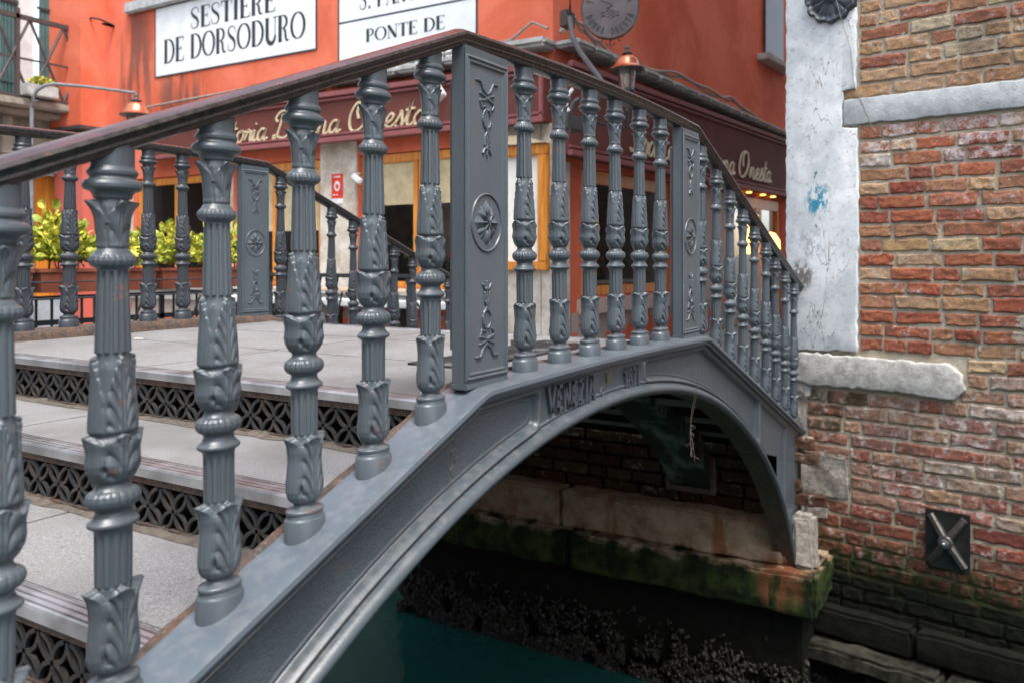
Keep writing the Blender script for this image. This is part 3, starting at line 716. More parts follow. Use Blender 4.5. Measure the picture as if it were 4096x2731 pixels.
for i in range(n-1): fs += [(i*4+k, i*4+k+1, i*4+5+k, i*4+4+k) for k in range(3)]
mb.add(vs, fs); mb.build('curb_rim', 'rusty_iron', bridge, smooth=50)
mb = MB(); n = 30; vs = []; fs = []      # soffit sheet added under the near steps to darken the riser holes
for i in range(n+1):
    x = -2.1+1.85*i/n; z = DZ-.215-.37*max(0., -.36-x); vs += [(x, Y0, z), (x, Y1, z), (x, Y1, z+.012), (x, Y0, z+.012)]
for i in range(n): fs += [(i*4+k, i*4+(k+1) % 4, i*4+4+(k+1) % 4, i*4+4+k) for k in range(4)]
mb.add(vs, fs); mb.build('soffit', 'shade_black', bridge, smooth=0)
mb = MB()   # cross beams below the deck, deepened at the near steps to darken riser holes
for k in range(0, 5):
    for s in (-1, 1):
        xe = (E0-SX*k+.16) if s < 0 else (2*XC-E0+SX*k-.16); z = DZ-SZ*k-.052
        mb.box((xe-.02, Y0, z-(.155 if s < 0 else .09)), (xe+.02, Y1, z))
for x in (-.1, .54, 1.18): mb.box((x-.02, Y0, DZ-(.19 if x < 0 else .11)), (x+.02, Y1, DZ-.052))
mb.build('cross_beam', 'shade_black', bridge, smooth=0)

# ---------------------------------------------------------------- lettering engine
def ribbon(pts, wid, smoothn=0):
    P = np.array(pts, float); w = np.array(wid if hasattr(wid, '__len__') else [wid]*len(P), float)
    if smoothn and len(P) > 2:
        Q = []; Wq = []
        for i in range(len(P)-1):
            p0 = P[max(i-1, 0)]; p1 = P[i]; p2 = P[i+1]; p3 = P[min(i+2, len(P)-1)]
            for k in range(smoothn):
                t_ = k/smoothn; Q.append(.5*((2*p1)+(-p0+p2)*t_+(2*p0-5*p1+4*p2-p3)*t_**2+(-p0+3*p1-3*p2+p3)*t_**3)); Wq.append(w[i]+(w[i+1]-w[i])*t_)
        Q.append(P[-1]); Wq.append(w[-1]); P = np.array(Q); w = np.array(Wq)
    d = np.gradient(P, axis=0); d /= np.linalg.norm(d, axis=1)[:, None]+1e-9; nrm = np.stack([-d[:, 1], d[:, 0]], 1)
    return P+nrm*w[:, None]/2, P-nrm*w[:, None]/2
def arc(cx, cy, rx, ry, a0, a1, n=14): return [(cx+rx*math.cos(R(a)), cy+ry*math.sin(R(a))) for a in np.linspace(a0, a1, n)]
TK, TN = .21, .04
def sw(n, lo=TN, hi=TK, ph=0): return [lo+(hi-lo)*abs(math.sin(math.pi*(i/(n-1))+ph))**1.0 for i in range(n)]
def serif(x, y, w=.24): return ([(x-w/2, y), (x+w/2, y)], .04)
SER = {
 'I': (.42, [([(.2, 0), (.2, 1)], TK), serif(.2, .02), serif(.2, .98)]),
 'T': (.74, [([(.36, 0), (.36, .96)], TK), serif(.36, .02), ([(.02, .97), (.70, .97)], .05), ([(.03, .76), (.05, .97)], [.02, .06]), ([(.69, .76), (.67, .97)], [.02, .06])]),
 'E': (.68, [([(.17, 0), (.17, 1)], TK), ([(.05, .98), (.60, .98)], .045), ([(.05, .02), (.62, .02)], .045), ([(.17, .52), (.46, .52)], .045), ([(.59, .80), (.60, .98)], [.02, .06]), ([(.63, .22), (.61, .02)], [.02, .06]), ([(.46, .42), (.46, .62)], .035)]),
 'D': (.86, [([(.17, 0), (.17, 1)], TK), ([(.05, .98), (.36, .98)], .04), ([(.05, .02), (.36, .02)], .04), (arc(.33, .5, .42, .48, 90, -90, 17), sw(17, .03, .16))]),
 'O': (.92, [(arc(.45, .5, .38, .48, 90, 270, 17), sw(17, .03, .16)), (arc(.45, .5, .38, .48, 90, -90, 17), sw(17, .03, .16))]),
 'S': (.66, [([(.54, .72), (.52, .90), (.34, .98), (.15, .92), (.10, .76), (.22, .60), (.42, .46), (.52, .28), (.46, .08), (.28, .02), (.10, .08), (.07, .28)], [.03, .04, .04, .06, .12, .15, .15, .12, .07, .04, .04, .03], 4)]),
 'R': (.80, [([(.17, 0), (.17, 1)], TK), ([(.05, .98), (.34, .98)], .04), serif(.17, .02), (arc(.32, .74, .26, .24, 90, -90, 13), sw(13, .03, .14)), ([(.17, .50), (.34, .50)], .035), ([(.36, .50), (.48, .38), (.52, .14), (.60, .02), (.72, .06)], [.05, .13, .13, .09, .03], 4)]),
 'U': (.80, [([(.17, 1), (.17, .3)], TK), (arc(.42, .30, .25, .29, 180, 360, 13), [TK-.09*i/12 for i in range(13)]), ([(.67, .3), (.67, 1)], .045), serif(.17, .98), serif(.67, .98)]),
 'N': (.86, [([(.15, 0), (.15, 1)], .045), ([(.12, .98), (.68, .02)], TK), ([(.70, 0), (.70, 1)], .045), serif(.15, .02), serif(.70, .98), serif(.10, .98, .14)]),
 'A': (.80, [([(.10, 0), (.40, 1)], .045), ([(.38, .98), (.68, 0)], TK), ([(.20, .34), (.56, .34)], .035), serif(.10, .02, .2), serif(.67, .02, .26)]),
 'P': (.72, [([(.17, 0), (.17, 1)], TK), ([(.05, .98), (.34, .98)], .04), serif(.17, .02), (arc(.32, .72, .26, .26, 90, -90, 13), sw(13, .03, .14)), ([(.17, .46), (.34, .46)], .035)]),
 'L': (.64, [([(.17, 0), (.17, 1)], TK), ([(.05, .02), (.58, .02)], .045), serif(.17, .98), ([(.59, .24), (.57, .02)], [.02, .06])]),
 '.': (.34, [([(.10, .07), (.24, .07)], .14)]), ' ': (.42, []), 'C': (.8, [(arc(.45, .5, .36, .48, 45, 315, 19), sw(19, .03, .15))])}
BW = .15
BLK = {
 'V': (.60, [([(.04, 1), (.28, .02)], BW), ([(.52, 1), (.28, .02)], BW)]), 'E': (.52, [([(.12, 0), (.12, 1)], BW), ([(.05, .92), (.46, .92)], .15), ([(.05, .08), (.46, .08)], .15), ([(.1, .5), (.40, .5)], .14)]),
 'N': (.62, [([(.12, 0), (.12, 1)], BW), ([(.10, .97), (.48, .03)], BW), ([(.48, 0), (.48, 1)], BW)]), 'Z': (.56, [([(.06, .92), (.50, .92)], .15), ([(.44, .92), (.12, .08)], BW), ([(.06, .08), (.50, .08)], .15)]),
 'I': (.30, [([(.14, 0), (.14, 1)], BW)]), 'A': (.62, [([(.06, 0), (.29, 1)], BW), ([(.52, 0), (.29, 1)], BW), ([(.15, .28), (.43, .28)], .13)]),
 '1': (.36, [([(.22, 0), (.22, 1)], BW), ([(.04, .78), (.22, .92)], .12)]), '7': (.48, [([(.04, .92), (.42, .92)], .15), ([(.38, .92), (.18, 0)], BW)]),
 '8': (.54, [(arc(.26, .74, .15, .20, 0, 360, 17), .11), (arc(.26, .27, .17, .22, 0, 360, 17), .11)]),
 'T': (.58, [([(.28, 0), (.28, 1)], BW), ([(.03, .92), (.53, .92)], .15)]), 'R': (.58, [([(.12, 0), (.12, 1)], BW), (arc(.16, .74, .26, .18, 90, -90, 9), .14), ([(.26, .54), (.48, 0)], BW)]),
 'O': (.66, [(arc(.31, .5, .22, .42, 0, 360, 21), .16)]), 'D': (.62, [([(.12, 0), (.12, 1)], BW), (arc(.14, .5, .34, .42, 90, -90, 13), .16)]),
 'S': (.54, [([(.44, .82), (.28, .93), (.12, .84), (.12, .64), (.28, .52), (.42, .38), (.42, .16), (.26, .07), (.08, .16)], .15, 3)]), ' ': (.34, []), '.': (.3, [([(.08, .5), (.22, .5)], .14)])}
CUR = {   # script letters, x-height .42
 'T': (.62, [[(.10, .80), (.20, .92), (.42, .90), (.70, .96)], [(.44, .92), (.36, .55), (.26, .16), (.10, .04), (.02, .14)]]),
 'D': (.98, [[(.36, .86), (.28, .45), (.16, .10), (.02, .06), (.06, .16), (.30, .08), (.58, .06), (.84, .30), (.86, .66), (.60, .92), (.26, .94), (.06, .74), (.14, .60)]]),
 'O': (1.00, [[(.56, .96), (.26, .86), (.08, .50), (.14, .12), (.40, .02), (.70, .20), (.86, .56), (.76, .88), (.50, .92), (.36, .66), (.44, .40)]]),
 'r': (.34, [[(.00, .10), (.10, .30), (.16, .46), (.18, .36), (.30, .38), (.26, .20), (.28, .06), (.38, .10)]]),
 'a': (.48, [[(.36, .38), (.22, .44), (.06, .28), (.06, .08), (.18, .03), (.32, .20), (.38, .42), (.34, .14), (.38, .03), (.50, .12)]]),
 't': (.34, [[(.00, .10), (.14, .46), (.22, .78), (.14, .34), (.12, .08), (.22, .03), (.38, .12)], [(.02, .50), (.34, .54)]]),
 'o': (.44, [[(.24, .44), (.08, .34), (.06, .10), (.20, .03), (.34, .16), (.36, .36), (.24, .44), (.34, .36), (.48, .40)]]),
 'i': (.26, [[(.00, .12), (.10, .40), (.08, .14), (.14, .03), (.28, .12)], [(.15, .60), (.17, .64)]]),
 'n': (.54, [[(.00, .12), (.10, .44), (.06, .04), (.18, .34), (.32, .44), (.36, .30), (.34, .08), (.42, .03), (.56, .12)]]),
 'e': (.38, [[(.00, .14), (.20, .22), (.30, .36), (.20, .45), (.06, .28), (.08, .08), (.22, .03), (.40, .14)]]),
 's': (.36, [[(.00, .12), (.16, .34), (.20, .50), (.26, .30), (.28, .12), (.16, .02), (.02, .06)], [(.16, .03), (.30, .06), (.38, .13)]]), ' ': (.30, [])}
def text_mesh(txt, font, h, M4, depth=.004, center=0, wscale=1, track=0, width=None, script=False):
    # M4 maps (u, out, v): u along, v up, out = out of the wall
    adv = sum(font[c][0]*wscale+track for c in txt)*h
    if width: wscale = wscale*width/adv; adv = width
    x = -adv/2 if center else 0; mb = MB()
    for ch in txt:
        w_, st = font[ch]
        for s_ in st:
            if script: L, Rr = ribbon(s_, .062, 6)
            else: L, Rr = ribbon(s_[0], s_[1], s_[2] if len(s_) > 2 else 0)
            n = len(L); V = []
            for a in L: V.append((a[0]*wscale*h+x, 0, a[1]*h))
            for a in Rr: V.append((a[0]*wscale*h+x, 0, a[1]*h))
            V2 = [(a, depth, c) for a, b, c in V]
            VV = [tuple(M4 @ Vector(p)) for p in V+V2]; F = []
            for i in range(n-1):
                F += [(i, i+1, n+i+1, n+i), (2*n+i, 3*n+i, 3*n+i+1, 2*n+i+1), (i, 2*n+i, 2*n+i+1, i+1), (n+i, n+i+1, 3*n+i+1, 3*n+i)]
            F += [(0, n, 3*n, 2*n), (n-1, 3*n-1, 4*n-1, 2*n-1)]
            mb.add(VV, F)
        x += (w_*wscale+track)*h
    return mb
FB = Matrix(((1, 0, 0, 0), (0, -1, 0, -.0475), (0, 0, 1, 0), (0, 0, 0, 1)))
t1 = text_mesh('VENEZIA', BLK, .082, Matrix.Translation((.035, 0, -.135)) @ FB, .012, width=.325)
t1.build('lettering', 'iron_far', gird, loc=None, smooth=20)  # darker iron than the girder stands in for the letters' shaded sides
t1 = text_mesh('1871', BLK, .080, Matrix.Translation((.594, 0, -.140)) @ FB, .012, width=.135); t1.build('lettering', 'iron_far', gird, smooth=20)
for o in gird.children: o.location = (0, 0, 0)
def lath_y(c, prof_, n=20): return MB().lathe(prof_, n=n, M4=Matrix.Translation(c) @ Matrix.Rotation(R(90), 4, 'X'))
lath_y((.421, -.047, -.118), [(.016, 0), (.016, .005), (.012, .008), (.010, .008), (.008, .005), (.001, .006)]).build('bolt', 'iron_paint', gird)
mb = MB().box((.455, -.0535, -.093), (.478, -.047, -.064)); mb.build('reflector', 'green_reflector', gird)
lath_y((-.505, -.047, -.098), [(.014, 0), (.014, .010), (.011, .013), (.001, .013)]).build('bolt', 'iron_paint', gird)

for (x_, za, zb, wv) in ((-.452, -.085, -.215, .012), (-.30, -.012, -.030, .002), (-.62, -.15, -.19, .003)):
    mb = MB(); mb.tube([Vector((x_+wv*math.sin(k*1.7), -.0585+.006*(abs(k-6) > 4), za+(zb-za)*k/12)) for k in range(13)], .0016, 5); mb.build('rust_seam', 'rusty_iron', gird, loc=(0, 0, 0))
# ---------------------------------------------------------------- water, quays, abutment
mb = MB(); mb.add([(-60, -60, -2.42), (60, -60, -2.42), (60, 60, -2.42), (-60, 60, -2.42)], [(0, 1, 2, 3)]); o = mb.build('canal_water', 'canal_water', smooth=0); tag(o, kind='structure')
mb = MB(); mb.box((3.47, .08, -3.2), (30, 12.7, -.80)); mb.box((.6, 5.02, -3.2), (3.47, 12.7, -.803)); o = mb.build('quay_paving', 'quay_paving', smooth=0); tag(o, kind='structure')
mb = MB(); mb.box((-14, -12, -3.2), (-2.3, 12, -.82)); o = mb.build('near_quay', 'quay_paving', smooth=0); tag(o, kind='structure')

WM = frame((3.5, 0), 80.4)      # the brick house wall; here x>0 goes away from the canal mouth, y = outwards? checked below
# outward (towards the canal) must be -X: frame's y axis = (sin a, -cos a) = (+.986,-.167) points away from the canal -> flip
WM = Matrix(((math.cos(R(80.4)), -math.sin(R(80.4)), 0, 3.5), (math.sin(R(80.4)), math.cos(R(80.4)), 0, 0), (0, 0, 1, 0), (0, 0, 0, 1)))
def Wp(s, z, out=0): return WM @ Vector((s, out, z))

abut = thing('stone_abutment', 'algae-stained stone bank under the arch that carries the bridge foot', 'stone bank', (3.2, 1.3, -2.42))
def rough_block(mb, lo, hi, amp=.01, res=.05, seed=1, M4=None):
    bm = bmesh.new(); bmesh.ops.create_cube(bm, size=1)
    c = [(a+d)/2 for a, d in zip(lo, hi)]; e = [d-a for a, d in zip(lo, hi)]
    for v in bm.verts: v.co = Vector([c[i]+v.co[i]*e[i] for i in range(3)])
    bmesh.ops.bevel(bm, geom=list(bm.edges), offset=min(.02, min(e)*.2), segments=2, affect='EDGES')
    ln = max(e); bmesh.ops.subdivide_edges(bm, edges=[x for x in bm.edges if x.calc_length() > res*2], cuts=max(2, int(min(14, ln/res/2))), use_grid_fill=True)
    from mathutils import noise as mn
    for v in bm.verts:
        p = v.co*9+Vector((seed*7.1, 0, 0)); v.co += Vector((mn.noise(p), mn.noise(p+Vector((9, 0, 0))), mn.noise(p+Vector((0, 9, 0)))))*amp
        p = v.co*31; v.co += Vector((mn.noise(p), mn.noise(p+Vector((9, 0, 0))), mn.noise(p+Vector((0, 9, 0)))))*amp*.35
    if M4 is not None: bm.transform(M4)
    bm.verts.index_update(); mb.add([v.co[:] for v in bm.verts], [[v.index for v in f.verts] for f in bm.faces]); bm.free()
mb = MB()
yy = -.22
for i, w_ in enumerate((1.62, 1.55)): rough_block(mb, (2.93, yy, -1.77), (3.6, yy+w_-.003, -1.525), .018, seed=i); yy += w_
mb.build('ledge_stone', 'abutment_stone', abut, smooth=50)
mb = MB(); yy = -.02
for i, w_ in enumerate((1.52, 1.40)): rough_block(mb, (3.03, yy, -1.53), (3.6, yy+w_-.004, -1.27), .016, seed=i+5); yy += w_
mb.build('facing_stone', 'abutment_stone', abut, smooth=50)
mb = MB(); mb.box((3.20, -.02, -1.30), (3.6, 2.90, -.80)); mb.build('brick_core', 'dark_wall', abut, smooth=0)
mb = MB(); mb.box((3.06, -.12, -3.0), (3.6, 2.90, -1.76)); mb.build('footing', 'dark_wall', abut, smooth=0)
mb = MB(); rough_block(mb, (3.06, -.195, -1.525), (3.20, -.065, -1.22), .014, seed=20)
for i, p in enumerate(mb.v):
    x, y_, z = p; k = (z+1.525)/.3; mb.v[i] = (x+.05*k, y_+.02*k, z)
mb.build('foot_stone', 'rough_stone', abut, smooth=50)

# ---------------------------------------------------------------- brick laying
def sb(za, zb):
    zc = (za+zb)/2
    if zc > 1.375 or -.262 < zc < 1.155: return -.382
    if zc >= 1.155: return -.288
    if -.50 < zc <= -.262: return -.985 if zc > -.44 else -.94
    if -.90 < zc <= -.50: return -.055
    if -1.19 < zc <= -.90: return -.33
    return -.05
def lay_bricks(M4, s0, s1, z0, z1, pitch, skip, palette, moss, seed=0, blen=(.10, .30), mort=.0095, phase=0):
    rg = np.random.default_rng(seed); V = []; F = []; Cc = []; Mo = []; nv = 0
    nu, nw = 24, 10; gf = grid_faces(nu, nw)
    z = z0; row = 0
    while z < z1:
        h = pitch-mort+rg.uniform(-.005, .004); s = sb(z, z+h)-.003-rg.uniform(0, .006)
        while s > s0:
            L = rg.choice([rg.uniform(.10, .14), rg.uniform(.17, .24), rg.uniform(.24, .29)], p=[.28, .27, .45]); a, b = s-L, s
            zc = z+h/2; sc = (a+b)/2
            if not skip(a, b, z, z+h):
                u = np.linspace(0, 1, nu); w = np.linspace(0, 1, nw); u = .5-.5*np.cos(np.pi*u)*(1-.35*np.abs(np.cos(np.pi*u))**0)*1.0 if False else u
                # pack samples near the edges
                u = sm(u, 0, 1)*.5+u*.5; w = sm(w, 0, 1)*.5+w*.5
                U, Wd = np.meshgrid(u, w, indexing='ij'); n1 = fbm(U*L*22+rg.uniform(0, 50), Wd*h*40+rg.uniform(0, 50), int(rg.integers(1000)), 3)
                ed = np.minimum(np.minimum(U, 1-U)*L, np.minimum(Wd, 1-Wd)*h); rnd = rg.uniform(.002, .009)
                out = rg.uniform(.000, .010)+.008*np.sqrt(np.clip(1-(1-np.clip(ed/rnd, 0, 1))**2, 0, 1))-.008+n1*.010+fbm(U*L*90+rg.uniform(0, 50), Wd*h*90, int(rg.integers(1000)), 4)*.011; out = np.where(ed < 1e-5, -.026, out)
                jag = .0085; ja = fbm(U*4+rg.uniform(0, 50), Wd*2+rg.uniform(0, 50), int(rg.integers(1000)), 3)*2*jag; jb = fbm(U*5+rg.uniform(0, 50), Wd*2+rg.uniform(0, 50), int(rg.integers(1000)), 3)*2*jag
                tilt = rg.uniform(-.006, .006)
                ss = a+U*L+ja; zz = z+Wd*h+jb+tilt*(U-.5)
                p3 = np.stack([ss, out, zz], -1).reshape(-1, 3)
                V.append(p3); F.append(gf+nv); nv += nu*nw
                col, wh = palette(sc, zc, rg); Cc.append(np.tile(np.array([*col, wh]), (nu*nw, 1))); Mo.append(np.full(nu*nw, moss(sc, zc, rg)))
            s = a-mort-rg.uniform(-.003, .006)
        z += pitch; row += 1
    V = np.concatenate(V); F = np.concatenate(F); Cc = np.concatenate(Cc); Mo = np.concatenate(Mo)
    m3 = np.array(M4)[:3, :3]; tr = np.array(M4)[:3, 3]; V = V@m3.T+tr
    return V, F, Cc, Mo
def j(c, rg, a=.12): k = rg.uniform(1-a, 1+a); return tuple(x*k*rg.uniform(.95, 1.05) for x in c)
TAN = [(.47, .29, .16), (.50, .34, .20), (.42, .24, .12), (.52, .42, .29), (.45, .27, .15), (.33, .12, .07), (.40, .20, .11)]
MID = [(.40, .125, .065), (.34, .085, .048), (.42, .17, .09), (.45, .29, .17), (.48, .33, .19), (.36, .16, .09), (.27, .075, .05), (.42, .20, .11), (.40, .14, .07), (.46, .27, .14), (.36, .10, .05)]
LOW = [(.36, .20, .135), (.30, .115, .08), (.33, .24, .175), (.38, .22, .13), (.28, .13, .10), (.30, .10, .065), (.34, .17, .11)]
DEEP = [(.24, .065, .045), (.28, .075, .045), (.20, .06, .045), (.26, .09, .06), (.23, .075, .04)]
def pal(s, z, rg):
    c, w_ = pal0(s, z, rg); k = rg.uniform(.0, .24); g_ = (.27, .20, .15); return tuple(a*(1-k)+b*k for a, b in zip(c, g_)), w_
def pal0(s, z, rg):
    if z > 1.33: c = TAN[rg.integers(len(TAN))]; return j(c, rg), rg.uniform(.1, .4)
    if z > .86: c = MID[rg.integers(len(MID))]; return j(c, rg), rg.choice([.25, .75, .85])
    if z > -.35: c = MID[rg.integers(len(MID))]; return j(c, rg), rg.choice([.0, .1, .35])
    if z > -1.18: c = LOW[rg.integers(len(LOW))]; return j(c, rg), rg.uniform(.35, .62)
    c = DEEP[rg.integers(len(DEEP))]; return j(c, rg), rg.uniform(.0, .42)*(1 if z > -1.5 else 0)
def mossf(s, z, rg):
    m = .0
    if s > -.33 and -.75 < z < -.46: m = .8
    if z < -1.25: m = min(1.2, (-1.25-z)/.24)*(1 if s > -.75 else .75)+rg.uniform(-.15, .15)
    if z < -1.68: m = 1.3
    return max(0, min(1.3, m))
BKM = Matrix(((0, -1, 0, 3.19), (1, 0, 0, 0), (0, 0, 1, 0), (0, 0, 0, 1)))
sb_old = sb; sb = lambda a, b: 2.88
DIM = [(.10, .040, .028), (.08, .035, .026), (.11, .065, .045), (.07, .045, .035)]
Vb, Fb, Cb, Mb_ = lay_bricks(BKM, .0, 2.88, -1.27, -.82, .085, lambda *a: False, lambda s, z, rg: (j(DIM[rg.integers(4)], rg), .2), lambda s, z, rg: .2, 8)
sb = sb_old
o = np_mesh('brick_backing', Vb, Fb[:, ::-1], 'old_brick', abut, attrs={'Col': Cb, 'moss': Mb_}); o.location = -Vector(abut.location)
house = thing('brick_house', 'weathered brick house with a white plastered corner beside the canal', 'house', tuple(Wp(-.6, -2.42, -.2)))
def skipW(a, b, z0, z1):
    hit = lambda x0, x1, y0, y1: (b > x0+.03 and a < x1-.004 and z1 > y0+.045 and z0 < y1-.045)
    if hit(-.375, .1, -.26, 1.155) or hit(-.375, .1, 1.375, 6) or hit(-.285, .1, 1.15, 1.38): return True
    if hit(-6, -.29, 1.150, 1.325): return True
    return False
V1, F1, C1, M1 = lay_bricks(WM, -2.3, .05, -1.878, 2.30, .0865, skipW, pal, mossf, 3)
def recess(V, F, cull=None): return V, F
o = np_mesh('brickwork', V1, F1[:, ::-1], 'old_brick', house, attrs={'Col': C1, 'moss': M1}); o.location = -Vector(house.location)
# mortar bed, uneven
ns, nz = 220, 420; s_ = np.linspace(-2.4, .06, ns); z_ = np.linspace(-1.86, 2.35, nz); Sg, Zg = np.meshgrid(s_, z_, indexing='ij')
og = -.0045+fbm(Sg*25, Zg*25, 21, 4)*.012; p = np.stack([Sg, og, Zg], -1).reshape(-1, 3); m3 = np.array(WM)[:3, :3]; tr = np.array(WM)[:3, 3]
o = np_mesh('mortar_bed', p@m3.T+tr, grid_faces(ns, nz)[:, ::-1], 'lime_mortar', house); o.location = -Vector(house.location)
# body of the house
mb = MB(); mb.prism([(-9, 0), (.065, 0), (.065, -16), (-9, -16)], -1.86, 2.34, axis=2)
mb.v = [tuple(WM @ Vector((a, b-.03, c))) for a, b, c in mb.v]; mb.build('house_body', 'lime_mortar', house, smooth=0)
t = NT('brick_courses'); bt = t.n('ShaderNodeTexBrick'); t.l(t.co((1, 1, 1)), bt.inputs[0]); bt.inputs['Scale'].default_value = 1; bt.inputs['Brick Width'].default_value = .28; bt.inputs['Row Height'].default_value = .0865; bt.inputs['Mortar Size'].default_value = .010
bt.inputs['Color1'].default_value = (.46, .28, .16, 1); bt.inputs['Color2'].default_value = (.38, .17, .09, 1); bt.inputs['Mortar'].default_value = (.36, .32, .26, 1)
M['brick_courses'] = t.done(bt.outputs[0], .9)
mb = MB(); mb.prism([(-9, 0), (.065, 0), (.065, -16), (-9, -16)], 2.34, 18, axis=2)  # unseen upper part, height and depth extended to shade the alley wall
mb.v = [tuple(WM @ Vector((a, b-.006, c))) for a, b, c in mb.v]; mb.build('upper_wall', 'brick_courses', house, smooth=0)
mb = MB(); mb.prism([(-2.41, -.004), (-9, -.004), (-9, -.03), (-2.41, -.03)], -1.86, 2.34, axis=2)
mb.v = [tuple(WM @ Vector((a, b, c))) for a, b, c in mb.v]; mb.build('side_wall', 'brick_courses', house, smooth=0)
def plate(outline, out0, out1, jit=.004, seed=0, step=.02, bev=.006):
    rg = np.random.default_rng(seed); pts = []
    for i in range(len(outline)):
        a = np.array(outline[i]); b = np.array(outline[(i+1) % len(outline)]); n = max(1, int(np.linalg.norm(b-a)/step))
        for k in range(n): pts.append(a+(b-a)*k/n+rg.normal(0, jit, 2)*(1 if k else .6))
    pts = np.array(pts); n = len(pts)
    d = np.roll(pts, -1, 0)-np.roll(pts, 1, 0); area = np.sum(pts[:, 0]*np.roll(pts[:, 1], -1)-np.roll(pts[:, 0], -1)*pts[:, 1])
    nrm = np.stack([d[:, 1], -d[:, 0]], 1)/(np.linalg.norm(d, axis=1)[:, None]+1e-9)*(1 if area > 0 else -1)
    ins = pts-nrm*bev; ins2 = pts-nrm*bev*.4
    mb = MB(); v = [tuple(WM @ Vector((a, out0, b))) for a, b in pts]+[tuple(WM @ Vector((a, out1-bev*.7, b))) for a, b in pts]+[tuple(WM @ Vector((a, out1-bev*.2, b))) for a, b in ins2]+[tuple(WM @ Vector((a, out1, b))) for a, b in ins]
    f = [(r_*n+i, r_*n+(i+1) % n, (r_+1)*n+(i+1) % n, (r_+1)*n+i) for r_ in range(3) for i in range(n)]+[tuple(3*n+i for i in range(n))]
    return mb.add(v, f)
plate([(-.375, -.245), (.072, -.262), (.075, 1.0), (.078, 17.9), (-.368, 17.9), (-.370, 1.385), (-.290, 1.378), (-.284, 1.145), (-.378, 1.138), (-.384, .5)], -.03, .026, .0030, 3, .03).build('corner_plaster', 'white_stucco', house, smooth=40)
mb = MB(); mb.prism([(.0655, .012), (.0655, -6), (.075, -6), (.075, .012)], -.25, 17.9, axis=2); mb.v = [tuple(WM @ Vector(v)) for v in mb.v]; mb.build('return_plaster', 'white_stucco', house, smooth=0)
plate([(-.294, 1.158), (-2.5, 1.165), (-2.5, 1.312), (-.297, 1.316)], -.03, .024, .0030, 4, .03).build('stone_band', 'band_stone', house, smooth=40)
plate([(-.01, -.273), (-.90, -.280), (-.965, -.335), (-.985, -.42), (-.93, -.485), (-.55, -.470), (-.08, -.478), (.03, -.45)], -.03, .036, .0045, 5, .03, .012).build('corner_stone', 'pale_stone', house, smooth=40)
def lump(outline_box, seed, mat, name, amp=.03):
    (a, b, c, d) = outline_box; mb = MB(); rough_block(mb, (a, -.05, c), (b, .014, d), amp, .03, seed, WM); return mb.build(name, mat, house, smooth=60)
lump((-.325, .0, -1.185, -.905), 31, 'rough_stone', 'rough_stone', .022); lump((-.06, .07, -.92, -.50), 32, 'rough_stone', 'rough_stone', .03); lump((-.05, .07, -1.42, -1.19), 33, 'rough_stone', 'rough_stone', .02); lump((-.20, -.055, -1.33, -1.20), 35, 'rough_stone', 'rough_stone', .012)
lump((-.09, .02, -.56, -.44), 36, 'pale_stone', 'rough_stone', .02)
mb = MB()
for i, (a, b) in enumerate(((.01, -.72), (-.735, -1.5), (-1.515, -2.4))): rough_block(mb, (b, -.3, -2.02), (a, .11, -1.845), .012, .05, 40+i, WM)
mb.build('plinth_course', 'dark_wall', house, smooth=50)
mb = MB()
for i, (a, b) in enumerate(((-.02, -.9), (-.91, -1.7), (-1.71, -2.5))): rough_block(mb, (b, -.3, -2.14), (a, .24, -2.03), .022, .05, 50+i, WM)
mb.build('silted_footing', 'silt_stone', house, smooth=60)
mb = MB(); mb.prism([(-9, .10), (.0, .10), (.0, -.3), (-9, -.3)], -3.2, -2.10, axis=2); mb.v = [tuple(WM @ Vector(v)) for v in mb.v]; mb.build('footing', 'dark_wall', house, smooth=0)

# shells along the tide line
def shells(name, pts, nrm, n, seed):
    rg = np.random.default_rng(seed); mb = MB()
    for _ in range(n):
        p, q = pts(rg)
        if float(vnoise(np.array(p.y*11.+40), np.array(p.z*13.+40), 17)) < rg.uniform(.30, .58): continue
        L = rg.uniform(.008, .023); a, b, c = L, L*.62, L*.38
        ax = Vector((rg.normal(), rg.normal(), rg.normal())).normalized(); M4 = Matrix.Translation(p) @ Matrix.Rotation(rg.uniform(0, 6.28), 4, ax)
        prf = [(.05, -1), (.55, -.7), (1, -.1), (.85, .45), (.4, .85), (.05, 1)]
        vs = []; fs = []; m = 7
        for (r_, z) in prf:
            for k in range(m): t_ = 2*math.pi*k/m; vs.append(tuple(M4 @ Vector((r_*b*math.cos(t_), r_*c*math.sin(t_), z*a))))
        for i in range(len(prf)-1):
            for k in range(m): fs.append((i*m+k, i*m+(k+1) % m, (i+1)*m+(k+1) % m, (i+1)*m+k))
        mb.add(vs, fs)
    return mb
def pA(rg):
    z = -2.44+abs(rg.normal(0, .15)); y_ = rg.uniform(-.16, 2.93); z = min(z, -2.02+.05*math.sin(y_*9)); return Vector((3.05-rg.uniform(0, .05)*(1 if z < -2.12 else .4), y_, z)), 0
o = shells('mussel', pA, None, 11000, 1).build('mussel_bed', 'shell', smooth=60, recalc=False); tag(o, 'dense band of dark mussels on the stone wall under the arch at the waterline', 'mussels', kind='stuff')
def pB(rg):
    s = rg.uniform(-1.9, .02); z = -2.44+abs(rg.normal(0, .12)); return Wp(s, min(z, -2.13), .11+rg.uniform(0, .05)), 0
o = shells('mussel', pB, None, 3600, 2).build('mussel_bed', 'shell', smooth=60, recalc=False); tag(o, 'scattered dark mussels below the silted footing of the brick house', 'mussels', kind='stuff')

